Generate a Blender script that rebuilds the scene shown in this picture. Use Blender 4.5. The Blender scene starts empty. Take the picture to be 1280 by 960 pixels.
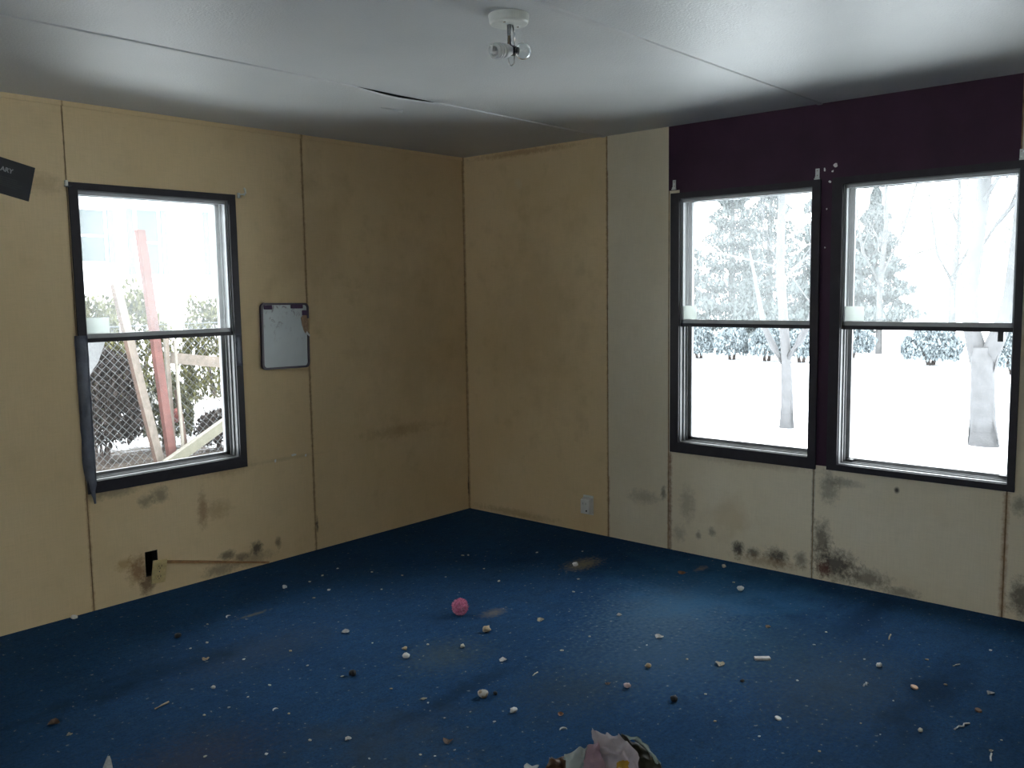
import bpy, bmesh, math, random
from mathutils import Vector, Matrix, noise as mnoise

SC = bpy.context.scene
COL = SC.collection

# ---------------------------------------------------------------- camera, world, light, exposure
cam_data = bpy.data.cameras.new('camera')
cam = bpy.data.objects.new('camera', cam_data)
COL.objects.link(cam)
cam_data.sensor_width = 36.0
cam_data.lens = 36.0 * 1124.14 / 1280.0
cam_data.clip_start = 0.02
cam_data.clip_end = 300
_r = Vector((0.66004438, -0.75107715, -0.0149844))
_u = Vector((0.08744725, 0.05700684, 0.99453668))
_f = Vector((0.74611956, 0.65774868, -0.10330667))
_m = Matrix((_r, _u, -_f)).transposed().to_4x4()
_m.translation = Vector((-4.2202412, -4.1131489, 1.43930805))
cam.matrix_world = _m
SC.camera = cam

SKY = 15.0   # zenith; an overcast sky is three times darker at the horizon
world = bpy.data.worlds.new('overcast_sky')
SC.world = world
world.use_nodes = True
_nt = world.node_tree
_nt.nodes.clear()
_o = _nt.nodes.new('ShaderNodeOutputWorld')
_b = _nt.nodes.new('ShaderNodeBackground')
_b.inputs[0].default_value = (0.93, 0.97, 1.0, 1)
_b.inputs[1].default_value = SKY
_nt.links.new(_b.outputs[0], _o.inputs[0])
_g = _nt.nodes.new('ShaderNodeNewGeometry')
_s = _nt.nodes.new('ShaderNodeSeparateXYZ')
_nt.links.new(_g.outputs['Incoming'], _s.inputs[0])
_mr = _nt.nodes.new('ShaderNodeMapRange')      # Incoming points back at the viewer, so z = -sin(elevation)
_mr.inputs[1].default_value, _mr.inputs[2].default_value = 0.0, -1.0
_mr.inputs[3].default_value, _mr.inputs[4].default_value = SKY / 3.0, SKY
_nt.links.new(_s.outputs['Z'], _mr.inputs[0])
_nt.links.new(_mr.outputs[0], _b.inputs[1])

SC.view_settings.view_transform = 'Standard'
SC.view_settings.look = 'None'
SC.view_settings.gamma = 1.0
SC.view_settings.exposure = 0.0
SC.view_settings.use_curve_mapping = False
SC.cycles.use_denoising = True
SC.cycles.diffuse_bounces = 8
SC.cycles.max_bounces = 16
SC.cycles.transparent_max_bounces = 16
SC.cycles.sample_clamp_indirect = 6.0

H = 2.29          # ceiling height
GZ = -0.30        # ground outside
RX0, RY0 = -7.4, -5.6   # room extent behind the camera
WT = 0.13         # wall thickness

# ---------------------------------------------------------------- materials
class NT:
    """small helper for node trees"""
    def __init__(s, name):
        s.m = bpy.data.materials.new(name)
        s.m.use_nodes = True
        s.t = s.m.node_tree
        s.t.nodes.clear()
        s.out = s.n('ShaderNodeOutputMaterial')
    def n(s, typ, **kw):
        nd = s.t.nodes.new(typ)
        for k, v in kw.items():
            setattr(nd, k, v)
        return nd
    def set(s, sock, v):
        if hasattr(v, 'is_linked') or isinstance(v, bpy.types.NodeSocket):
            s.t.links.new(v, sock)
        else:
            sock.default_value = v
    def math(s, op, a, b=None, clamp=False):
        nd = s.n('ShaderNodeMath', operation=op, use_clamp=clamp)
        s.set(nd.inputs[0], a)
        if b is not None:
            s.set(nd.inputs[1], b)
        return nd.outputs[0]
    def coord(s):
        return s.n('ShaderNodeTexCoord').outputs['Object']
    def mapping(s, vec, scale=(1, 1, 1)):
        nd = s.n('ShaderNodeMapping')
        s.set(nd.inputs['Vector'], vec)
        nd.inputs['Scale'].default_value = scale
        return nd.outputs[0]
    def noise(s, vec, scale, detail=3, rough=0.55, dist=0.0):
        nd = s.n('ShaderNodeTexNoise')
        s.set(nd.inputs['Vector'], vec)
        nd.inputs['Scale'].default_value = scale
        nd.inputs['Detail'].default_value = detail
        nd.inputs['Roughness'].default_value = rough
        nd.inputs['Distortion'].default_value = dist
        return nd.outputs[0]
    def ramp(s, fac, stops):
        nd = s.n('ShaderNodeValToRGB')
        s.set(nd.inputs[0], fac)
        el = nd.color_ramp.elements
        while len(el) < len(stops):
            el.new(0.5)
        for e, (p, c) in zip(el, stops):
            e.position = p
            e.color = c if len(c) == 4 else (*c, 1)
        return nd.outputs[0]
    def range(s, v, a, b):
        nd = s.n('ShaderNodeMapRange')
        s.set(nd.inputs[0], v)
        nd.inputs[1].default_value = a
        nd.inputs[2].default_value = b
        return nd.outputs[0]
    def mix(s, fac, a, b):
        nd = s.n('ShaderNodeMix', data_type='RGBA')
        s.set(nd.inputs[0], fac)
        for k, v in ((6, a), (7, b)):
            if isinstance(v, tuple):
                v = (*v[:3], 1)
            s.set(nd.inputs[k], v)
        return nd.outputs[2]
    def bump(s, h, strength, dist=0.01):
        nd = s.n('ShaderNodeBump')
        s.set(nd.inputs['Height'], h)
        nd.inputs['Strength'].default_value = strength
        nd.inputs['Distance'].default_value = dist
        return nd.outputs[0]
    def bsdf(s, color, rough=0.6, metal=0.0, spec=0.5, normal=None, **kw):
        nd = s.n('ShaderNodeBsdfPrincipled')
        if isinstance(color, tuple):
            color = (*color[:3], 1)
        s.set(nd.inputs['Base Color'], color)
        s.set(nd.inputs['Roughness'], rough)
        nd.inputs['Metallic'].default_value = metal
        nd.inputs['Specular IOR Level'].default_value = spec
        if normal is not None:
            s.set(nd.inputs['Normal'], normal)
        for k, v in kw.items():
            s.set(nd.inputs[k.replace('_', ' ')], v)
        s.t.links.new(nd.outputs[0], s.out.inputs[0])
        return nd
    # dirt and painted light: an elliptical blot at (cu, cz) broken up by a noise
    def blot(s, u, z, ns, cu, cz, ru, rz, k=1.4, amp=3.0):
        du = s.math('MULTIPLY', s.math('SUBTRACT', u, cu), 1.0 / ru)
        dz = s.math('MULTIPLY', s.math('SUBTRACT', z, cz), 1.0 / rz)
        d = s.math('SQRT', s.math('ADD', s.math('MULTIPLY', du, du), s.math('MULTIPLY', dz, dz)))
        a = s.math('MULTIPLY', s.math('SUBTRACT', 1.0, d), k)
        b = s.math('MULTIPLY', s.math('SUBTRACT', ns, 0.5), amp)
        e = s.math('MULTIPLY', s.math('LESS_THAN', d, 1.6), s.math('ADD', a, b))
        return s.math('MULTIPLY', e, 1.0, clamp=True)

def plain(name, color, rough=0.6, metal=0.0, spec=0.5, var=0.12, scale=30.0, bump=0.0, bscale=None):
    """one colour with a slight mottle"""
    t = NT(name)
    c = t.coord()
    ns = t.noise(c, scale, 4)
    dark = tuple(x * (1 - var) for x in color[:3])
    lite = tuple(min(1, x * (1 + var)) for x in color[:3])
    col = t.mix(t.range(ns, 0.3, 0.7), dark, lite)
    nrm = t.bump(t.noise(c, bscale or scale * 4, 3), bump) if bump else None
    t.bsdf(col, rough, metal, spec, nrm)
    return t.m

def wall_material(name, base, axis, blots, seams, grime=1.0):
    t = NT(name)
    c = t.coord()
    sx = t.n('ShaderNodeSeparateXYZ')
    t.set(sx.inputs[0], c)
    u = sx.outputs[0 if axis == 'x' else 1]
    z = sx.outputs[2]
    big = t.noise(c, 1.3, 4, 0.6)
    mid = t.noise(c, 7.0, 4, 0.6)
    fine = t.noise(c, 34.0, 6, 0.78)
    lin = t.noise(t.mapping(c, (190, 190, 9)), 1.0, 2)
    lin2 = t.noise(t.mapping(c, (14, 14, 260)), 1.0, 2)
    w = t.math('ADD', t.math('MULTIPLY', lin, 0.5), t.math('MULTIPLY', lin2, 0.5))
    b = base
    col = t.mix(t.range(big, 0.3, 0.7), tuple(x * y for x, y in zip(b, (0.93, 0.90, 0.84))), tuple(x * y for x, y in zip(b, (1.06, 1.06, 1.08))))
    col = t.mix(t.math('MULTIPLY', t.range(mid, 0.55, 0.8), 0.18 * grime), col, (0.33, 0.23, 0.12))
    col = t.mix(t.math('MULTIPLY', t.range(w, 0.42, 0.62), 0.22), col, tuple(x * 0.72 for x in b))
    # grime that crept out of the board joints
    for s0, wid, z0, z1, sc in seams:
        d = t.math('ABSOLUTE', t.math('SUBTRACT', u, s0))
        e = t.math('SUBTRACT', 1.0, t.math('MULTIPLY', d, 1.0 / wid))
        e = t.math('ADD', e, t.math('MULTIPLY', t.math('SUBTRACT', fine, 0.5), 2.4))
        zz = t.math('MULTIPLY', t.math('GREATER_THAN', z, z0), t.math('LESS_THAN', z, z1))
        e = t.math('MULTIPLY', t.math('MULTIPLY', e, zz), 0.75, clamp=True)
        e = t.math('MULTIPLY', e, t.math('LESS_THAN', d, wid * 1.8))
        col = t.mix(e, col, sc)
    for cu, cz, ru, rz, colr, st, which in blots:
        m = t.blot(u, z, fine if which == 'f' else mid, cu, cz, ru, rz)
        col = t.mix(t.math('MULTIPLY', m, st), col, colr)
    t.bsdf(col, 0.75, 0, 0.25, t.bump(w, 0.12, 0.004))
    return t.m

RUST = (0.20, 0.085, 0.035)
BROWN = (0.22, 0.13, 0.06)
MOULD = (0.035, 0.03, 0.03)
GREYM = (0.10, 0.10, 0.085)
WALLBASE = (0.68, 0.535, 0.320)
PALEBASE = (0.67, 0.61, 0.465)
M = {}
M['wall_left'] = wall_material('beige_wallboard_left', WALLBASE, 'x', [
    (-2.217, 0.462, 0.05, 0.04, GREYM, 0.55, 'f'), (-2.144, 0.482, 0.06, 0.05, GREYM, 0.6, 'f'),
    (-2.36, 0.535, 0.14, 0.035, GREYM, 0.5, 'f'),
    (-1.925, 0.36, 0.035, 0.12, RUST, 0.55, 'f'), (-1.84, 0.35, 0.10, 0.06, BROWN, 0.35, 'f'),
    (-1.78, 0.55, 0.20, 0.05, BROWN, 0.3, 'f'),
    (-2.275, 0.14, 0.06, 0.085, (0.20, 0.09, 0.03), 0.75, 'f'), (-2.235, 0.06, 0.045, 0.07, (0.10, 0.05, 0.025), 0.8, 'f'),
    (-2.34, 0.18, 0.05, 0.04, (0.30, 0.16, 0.04), 0.5, 'f'),
    (-1.80, 0.10, 0.06, 0.035, MOULD, 0.7, 'f'), (-1.625, 0.10, 0.045, 0.045, MOULD, 0.85, 'f'),
    (-1.72, 0.075, 0.07, 0.03, MOULD, 0.55, 'f'), (-1.492, 0.10, 0.025, 0.04, MOULD, 0.6, 'f'),
    (-1.84, 0.035, 0.12, 0.045, GREYM, 0.55, 'f'), (-1.65, 0.05, 0.15, 0.04, GREYM, 0.45, 'f'),
    (-1.43, 0.55, 0.3, 0.015, GREYM, 0.18, 'f'), (-0.6, 0.60, 0.35, 0.05, BROWN, 0.35, 'f'),
    (-1.232, 0.14, 0.012, 0.05, MOULD, 0.8, 'f'), (-0.006, 0.15, 0.012, 0.08, MOULD, 0.8, 'f'),
    (-2.6, 1.93, 0.12, 0.06, BROWN, 0.3, 'f'),
    (-1.2, 1.75, 0.35, 0.5, BROWN, 0.18, 'm'), (-0.5, 1.2, 0.5, 0.8, BROWN, 0.15, 'm'),
], [(-2.4905, 0.011, 0.0, 0.55, (0.30, 0.16, 0.08)), (-1.2445, 0.012, 0.0, 2.3, BROWN), (-2.4905, 0.006, 1.9, 2.3, BROWN), (-3.73, 0.012, 0, 2.3, BROWN), (-0.004, 0.01, 0, 2.3, BROWN)])
_rb = [
    (-1.955, 0.075, 0.045, 0.055, MOULD, 0.9, 'f'), (-2.04, 0.07, 0.05, 0.035, MOULD, 0.75, 'f'),
    (-2.17, 0.075, 0.075, 0.055, MOULD, 0.85, 'f'), (-2.295, 0.085, 0.045, 0.05, MOULD, 0.6, 'f'),
    (-2.12, 0.04, 0.22, 0.035, BROWN, 0.5, 'f'),
    (-2.40, 0.20, 0.055, 0.13, MOULD, 0.7, 'f'), (-2.47, 0.09, 0.13, 0.10, MOULD, 0.85, 'f'),
    (-2.41, 0.06, 0.05, 0.05, (0.10, 0.03, 0.02), 0.8, 'f'), (-2.62, 0.055, 0.13, 0.06, MOULD, 0.65, 'f'), (-2.78, 0.02, 0.10, 0.03, MOULD, 0.5, 'f'),
    (-2.43, 0.47, 0.06, 0.10, GREYM, 0.55, 'f'), (-2.50, 0.50, 0.10, 0.03, GREYM, 0.5, 'f'),
    (-2.747, 0.497, 0.016, 0.018, MOULD, 0.95, 'm'),
    (-3.27, 0.10, 0.06, 0.11, MOULD, 0.75, 'f'), (-3.25, 0.50, 0.04, 0.05, GREYM, 0.6, 'f'),
    (-1.88, 0.25, 0.16, 0.14, (0.35, 0.22, 0.08), 0.25, 'm'),
    (-1.65, 0.27, 0.06, 0.12, GREYM, 0.35, 'f'), (-1.60, 0.10, 0.05, 0.06, GREYM, 0.35, 'f'),
    (-1.80, 0.14, 0.03, 0.03, MOULD, 0.5, 'f'), (-1.72, 0.11, 0.02, 0.03, MOULD, 0.5, 'f'),
    (-1.37, 0.27, 0.13, 0.05, GREYM, 0.35, 'f'), (-1.50, 0.31, 0.02, 0.05, MOULD, 0.6, 'f'),
    (-2.0, 0.54, 0.4, 0.03, BROWN, 0.3, 'f'),
]
_rs = [(-1.127, 0.014, 0.0, 0.36, RUST), (-1.127, 0.010, 1.5, 2.1, RUST), (-1.127, 0.006, 0.0, 2.3, BROWN), (-1.540, 0.018, 0.0, 0.545, (0.16, 0.06, 0.03)),
       (-2.352, 0.010, 0.0, 0.56, GREYM), (-3.20, 0.018, 0.0, 0.55, (0.28, 0.14, 0.07))]
M['wall_right'] = wall_material('beige_wallboard_right', WALLBASE, 'y', [(-0.469, 2.09, 0.035, 0.04, (0.62, 0.54, 0.38), 0.5, 'm'), (-0.5, 2.27, 0.5, 0.025, RUST, 0.45, 'f'),
    (-0.4, 0.03, 0.4, 0.03, BROWN, 0.4, 'f'), (-0.6, 1.3, 0.5, 0.8, BROWN, 0.15, 'm')], [(-1.127, 0.012, 0, 2.3, BROWN), (-0.004, 0.01, 0, 2.3, BROWN)])
M['wall_right_pale'] = wall_material('pale_wallboard', PALEBASE, 'y', _rb, _rs, 0.6)
M['seam'] = plain('board_joint', (0.22, 0.145, 0.075), 0.9, var=0.5, scale=25)
M['purple'] = plain('dark_purple_paint', (0.040, 0.016, 0.034), 0.6, var=0.18, scale=6, spec=0.2)
M['trim'] = plain('near_black_trim', (0.022, 0.020, 0.026), 0.45, var=0.2, scale=25, spec=0.3)
M['alu'] = plain('grey_aluminium', (0.205, 0.21, 0.215), 0.5, metal=0.2, var=0.15, scale=14)
M['alu_pale'] = plain('pale_aluminium', (0.40, 0.41, 0.42), 0.5, metal=0.1, var=0.1, scale=14)
M['rear_wall'] = plain('beige_board', WALLBASE, 0.8, var=0.06, scale=4)

def ceiling_material():
    t = NT('white_textured_ceiling')
    c = t.coord()
    f = t.noise(c, 120, 3, 0.6)
    g = t.noise(c, 2.0, 3, 0.5)
    col = t.mix(t.range(g, 0.3, 0.7), (0.47, 0.485, 0.485), (0.52, 0.53, 0.53))
    t.bsdf(col, 0.42, 0, 0.42, t.bump(f, 0.30, 0.006))
    return t.m
M['ceiling'] = ceiling_material()
M['batten'] = plain('white_batten', (0.50, 0.51, 0.51), 0.5, var=0.05, scale=9)
M['dark_gap'] = plain('dark_cavity', (0.03, 0.028, 0.025), 0.9, var=0.3)

def carpet_material():
    t = NT('blue_carpet')
    c = t.coord()
    big = t.noise(c, 1.1, 4, 0.6)
    mid = t.noise(c, 6.0, 5, 0.65)
    fine = t.noise(c, 110.0, 3, 0.75)
    spk = t.noise(c, 55.0, 3, 0.75)
    row = t.noise(t.mapping(c, (9, 70, 1)), 1.0, 3, 0.6)
    sx = t.n('ShaderNodeSeparateXYZ')
    t.set(sx.inputs[0], c)
    u, v = sx.outputs[0], sx.outputs[1]
    col = t.mix(t.range(big, 0.3, 0.7), (0.015, 0.046, 0.112), (0.022, 0.071, 0.166))
    col = t.mix(t.math('MULTIPLY', t.range(mid, 0.45, 0.70), 0.50), col, (0.024, 0.050, 0.088))
    blob = t.noise(c, 17.0, 5, 0.7)
    col = t.mix(t.math('MULTIPLY', t.range(blob, 0.50, 0.72), 0.55), col, (0.010, 0.028, 0.062))
    col = t.mix(t.math('MULTIPLY', t.range(row, 0.50, 0.75), 0.30), col, (0.008, 0.024, 0.062))
    col = t.mix(t.math('MULTIPLY', t.range(fine, 0.45, 0.62), 0.55), col, (0.006, 0.018, 0.042))
    col = t.mix(t.math('MULTIPLY', t.range(spk, 0.52, 0.70), 0.45), col, (0.045, 0.085, 0.125))
    # pale dusty wear and painted window light in the middle, tan spill near the far wall, smaller smears
    for cu, cv, ru, rv, cc, st, ns in (
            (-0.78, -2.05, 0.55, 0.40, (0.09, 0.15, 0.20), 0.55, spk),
            (-0.42, -2.05, 0.60, 0.65, (0.030, 0.115, 0.235), 0.55, mid),  # brighter blue: window light on the floor painted into the carpet
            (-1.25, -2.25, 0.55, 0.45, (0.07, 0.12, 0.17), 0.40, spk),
            (-0.52, -1.33, 0.16, 0.09, (0.26, 0.22, 0.13), 0.75, spk),
            (-0.20, -1.85, 0.07, 0.03, (0.24, 0.19, 0.13), 0.6, spk),
            (-1.35, -1.45, 0.09, 0.05, (0.20, 0.16, 0.10), 0.5, spk),
            (-1.82, -1.62, 0.25, 0.20, (0.07, 0.09, 0.08), 0.4, spk),
            (-2.45, -1.95, 0.35, 0.30, (0.05, 0.06, 0.06), 0.4, mid),
            (-2.05, -0.62, 0.10, 0.02, (0.20, 0.17, 0.08), 0.55, spk),
            (-2.25, -1.0, 0.45, 0.2, (0.045, 0.06, 0.08), 0.35, spk),
            (-2.6, -2.3, 0.3, 0.2, (0.10, 0.10, 0.09), 0.35, spk),
            (-1.1, -2.9, 0.5, 0.35, (0.05, 0.07, 0.085), 0.45, spk),
            (-2.9, -1.6, 0.35, 0.25, (0.06, 0.05, 0.05), 0.4, spk), (-1.75, -2.2, 0.3, 0.25, (0.035, 0.05, 0.06), 0.4, spk),
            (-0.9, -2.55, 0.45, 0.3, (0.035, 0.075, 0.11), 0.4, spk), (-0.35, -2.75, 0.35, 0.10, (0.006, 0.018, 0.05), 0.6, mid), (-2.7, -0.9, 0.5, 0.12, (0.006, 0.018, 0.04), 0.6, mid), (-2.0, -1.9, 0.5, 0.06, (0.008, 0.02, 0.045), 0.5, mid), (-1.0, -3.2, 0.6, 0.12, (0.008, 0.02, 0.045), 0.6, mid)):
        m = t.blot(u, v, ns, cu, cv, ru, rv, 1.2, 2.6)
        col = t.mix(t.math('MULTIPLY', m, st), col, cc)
    lint = t.range(t.noise(c, 55.0, 2, 0.5), 0.70, 0.73)
    col = t.mix(t.math('MULTIPLY', lint, 0.55), col, (0.28, 0.28, 0.26))
    h = t.math('ADD', t.math('MULTIPLY', fine, 0.5), t.math('MULTIPLY', row, 0.7))
    t.bsdf(col, 0.95, 0, 0.03, t.bump(h, 0.5, 0.01))
    return t.m
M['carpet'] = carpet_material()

def pane_material(name, haze, streak=0.12):
    """window glass with a film of dirt / condensation that scatters the daylight"""
    t = NT(name)
    c = t.coord()
    ns = t.noise(c, 5.0, 4, 0.6)
    fac = t.math('ADD', haze, t.math('MULTIPLY', t.math('SUBTRACT', ns, 0.5), streak), clamp=True)
    tr = t.n('ShaderNodeBsdfTransparent')
    tr.inputs[0].default_value = (0.95, 0.975, 0.97, 1)
    tl = t.n('ShaderNodeBsdfTranslucent')
    tl.inputs[0].default_value = (0.88, 0.92, 0.93, 1)
    mx = t.n('ShaderNodeMixShader')
    t.set(mx.inputs[0], fac)
    t.t.links.new(tr.outputs[0], mx.inputs[1])
    t.t.links.new(tl.outputs[0], mx.inputs[2])
    gl = t.n('ShaderNodeBsdfGlossy')
    gl.inputs['Roughness'].default_value = 0.02
    lw = t.n('ShaderNodeFresnel')
    lw.inputs[0].default_value = 1.25
    m2 = t.n('ShaderNodeMixShader')
    t.t.links.new(lw.outputs[0], m2.inputs[0])
    t.t.links.new(mx.outputs[0], m2.inputs[1])
    t.t.links.new(gl.outputs[0], m2.inputs[2])
    t.t.links.new(m2.outputs[0], t.out.inputs[0])
    return t.m
M['pane_hazy'] = pane_material('hazy_glass', 0.092, 0.04)
M['pane_dusty'] = pane_material('dusty_glass', 0.02, 0.02)
M['pane_clear'] = pane_material('clear_glass', 0.006, 0.006)

M['white_plastic'] = plain('white_plastic', (0.66, 0.66, 0.64), 0.4, var=0.06)
M['off_white'] = plain('off_white_enamel', (0.62, 0.64, 0.60), 0.4, var=0.06)
M['chrome'] = plain('chrome', (0.6, 0.6, 0.6), 0.2, metal=1.0, var=0.05)
M['black'] = plain('black_plastic', (0.015, 0.015, 0.016), 0.4)
M['tape'] = plain('grey_duct_tape', (0.25, 0.27, 0.32), 0.38, metal=0.15, var=0.2, scale=18, bump=0.3, bscale=40)
def sticker_material():
    t = NT('cream_paper_sticker')
    d = t.n('ShaderNodeBsdfDiffuse')
    d.inputs[0].default_value = (0.8, 0.84, 0.8, 1)
    w = t.n('ShaderNodeBsdfTranslucent')
    w.inputs[0].default_value = (0.84, 0.86, 0.84, 1)
    m = t.n('ShaderNodeMixShader')
    m.inputs[0].default_value = 0.55
    t.t.links.new(d.outputs[0], m.inputs[1])
    t.t.links.new(w.outputs[0], m.inputs[2])
    t.t.links.new(m.outputs[0], t.out.inputs[0])
    return t.m
M['cream_card'] = sticker_material()
M['yellowed'] = plain('yellowed_plastic', (0.56, 0.44, 0.21), 0.5, var=0.15, scale=60)
M['lath'] = plain('brown_lath', (0.33, 0.18, 0.075), 0.6, var=0.25, scale=40)
M['card_black'] = plain('black_card', (0.020, 0.022, 0.025), 0.5, var=0.1)
M['print_grey'] = plain('grey_print', (0.34, 0.35, 0.36), 0.6)
M['print_dim'] = plain('dim_grey_print', (0.038, 0.040, 0.043), 0.6, var=0.1)
M['board_frame'] = plain('dark_purple_plastic', (0.035, 0.024, 0.042), 0.4, var=0.2)
M['board_clip'] = plain('deep_purple_foam', (0.05, 0.022, 0.07), 0.7, var=0.3)
M['torn_fibre'] = plain('torn_brown_fibreboard', (0.36, 0.24, 0.15), 0.9, var=0.3, scale=60, bump=0.4)
def whiteboard_material():
    t = NT('smeared_whiteboard')
    c = t.coord()
    a = t.range(t.noise(t.mapping(c, (1, 1, 0.7)), 26, 4, 0.7, 1.5), 0.56, 0.64)
    b = t.noise(c, 6, 3)
    col = t.mix(t.range(b, 0.3, 0.7), (0.46, 0.52, 0.53), (0.54, 0.585, 0.59))
    sx = t.n('ShaderNodeSeparateXYZ')
    t.set(sx.inputs[0], c)
    up = t.range(sx.outputs[2], 0.12, 0.30)
    col = t.mix(t.math('MULTIPLY', a, t.math('MULTIPLY', up, 0.7)), col, (0.16, 0.12, 0.14))
    t.bsdf(col, 0.35, 0, 0.4)
    return t.m
M['whiteboard'] = whiteboard_material()

# ---------------------------------------------------------------- mesh helpers
def obj(name, bm, mats, parent=None, smooth=False, loc=None):
    me = bpy.data.meshes.new(name)
    bmesh.ops.recalc_face_normals(bm, faces=bm.faces)
    bm.to_mesh(me)
    bm.free()
    for m in (mats if isinstance(mats, (list, tuple)) else [mats]):
        me.materials.append(m)
    if smooth:
        for p in me.polygons:
            p.use_smooth = True
    o = bpy.data.objects.new(name, me)
    COL.objects.link(o)
    if parent is not None:
        o.parent = parent
    if loc is not None:
        o.location = loc
    return o

def tag(o, label=None, cat=None, group=None, kind=None):
    for k, v in (('label', label), ('category', cat), ('group', group), ('kind', kind)):
        if v:
            o[k] = v
    return o

def thing(name, label, cat, loc=(0, 0, 0), group=None, rot=(0, 0, 0)):
    o = bpy.data.objects.new(name, None)
    o.empty_display_size = 0.1
    COL.objects.link(o)
    o.location = loc
    o.rotation_euler = rot
    return tag(o, label, cat, group)

def struct(name):
    o = bpy.data.objects.new(name, None)
    COL.objects.link(o)
    o['kind'] = 'structure'
    return o

def box(bm, a, b, mi=0):
    xs, ys, zs = zip(a, b)
    v = [bm.verts.new((xs[i], ys[j], zs[k])) for i in (0, 1) for j in (0, 1) for k in (0, 1)]
    fs = []
    for q in ((0, 1, 3, 2), (4, 6, 7, 5), (0, 4, 5, 1), (2, 3, 7, 6), (0, 2, 6, 4), (1, 5, 7, 3)):
        f = bm.faces.new([v[i] for i in q])
        f.material_index = mi
        fs.append(f)
    return v

def bevel(bm, w, seg=2):
    bmesh.ops.bevel(bm, geom=list(bm.edges), offset=w, segments=seg, profile=0.5, affect='EDGES')
    return bm

def boxes(*ab):
    bm = bmesh.new()
    for a, b in ab:
        box(bm, a, b)
    return bm

def frame_of(d):
    d = d.normalized()
    a = Vector((0, 0, 1)) if abs(d.z) < 0.9 else Vector((1, 0, 0))
    x = d.cross(a).normalized()
    return x, x.cross(d).normalized()

def tube(bm, pts, rad, seg=8, caps=True, mi=0):
    pts = [Vector(p) for p in pts]
    n = len(pts)
    rs = rad if isinstance(rad, (list, tuple)) else [rad] * n
    rings = []
    px = None
    for i, p in enumerate(pts):
        d = (pts[min(i + 1, n - 1)] - pts[max(i - 1, 0)])
        if d.length < 1e-9:
            d = Vector((0, 0, 1))
        x, y = frame_of(d)
        if px is not None:
            dn = d.normalized()
            x = (px - dn * px.dot(dn))
            x = x.normalized() if x.length > 1e-6 else frame_of(d)[0]
            y = dn.cross(x)
        px = x
        rings.append([bm.verts.new(p + (x * math.cos(2 * math.pi * k / seg) + y * math.sin(2 * math.pi * k / seg)) * rs[i]) for k in range(seg)])
    for a, b in zip(rings, rings[1:]):
        for k in range(seg):
            f = bm.faces.new((a[k], a[(k + 1) % seg], b[(k + 1) % seg], b[k]))
            f.material_index = mi
    if caps:
        for r in (rings[0], rings[-1]):
            try:
                bm.faces.new(r).material_index = mi
            except ValueError:
                pass
    return bm

def lathe(bm, prof, seg=32, base=(0, 0, 0), axis=(0, 0, 1)):
    """profile of (radius, distance along the axis)"""
    base = Vector(base)
    ax = Vector(axis).normalized()
    x, y = frame_of(ax)
    rings = []
    for r, h in prof:
        c = base + ax * h
        if r < 1e-6:
            rings.append([bm.verts.new(c)])
        else:
            rings.append([bm.verts.new(c + (x * math.cos(2 * math.pi * k / seg) + y * math.sin(2 * math.pi * k / seg)) * r) for k in range(seg)])
    for a, b in zip(rings, rings[1:]):
        for k in range(seg):
            k2 = (k + 1) % seg
            if len(a) == 1 and len(b) == 1:
                continue
            if len(a) == 1:
                bm.faces.new((a[0], b[k], b[k2]))
            elif len(b) == 1:
                bm.faces.new((a[k], a[k2], b[0]))
            else:
                bm.faces.new((a[k], a[k2], b[k2], b[k]))
    return bm

def slab(bm, pts, n, th, mi=0):
    """a polygon given by its corners, thickened by th along n"""
    n = Vector(n).normalized() * th
    a = [bm.verts.new(Vector(p)) for p in pts]
    b = [bm.verts.new(Vector(p) + n) for p in pts]
    fs = [bm.faces.new(a), bm.faces.new(b)]
    for i in range(len(a)):
        j = (i + 1) % len(a)
        fs.append(bm.faces.new((a[i], a[j], b[j], b[i])))
    for f in fs:
        f.material_index = mi
    return bm

def lump(bm, r, seed, squash=0.7, rough=0.35, sub=2, freq=1.4, centre=(0, 0, 0)):
    res = bmesh.ops.create_icosphere(bm, subdivisions=sub, radius=1.0)
    off = Vector((seed * 3.17, seed * 1.71, seed * 0.93))
    for v in res['verts']:
        k = 1 + rough * mnoise.noise(v.co * freq + off)
        v.co = Vector((v.co.x * k * r, v.co.y * k * r, v.co.z * k * r * squash)) + Vector(centre)
    return bm

def sit(o, z=0.0):
    """drop an object's mesh so that its lowest point is at z above its own origin"""
    lo = min(v.co.z for v in o.data.vertices)
    for v in o.data.vertices:
        v.co.z += z - lo
    return o

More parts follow.
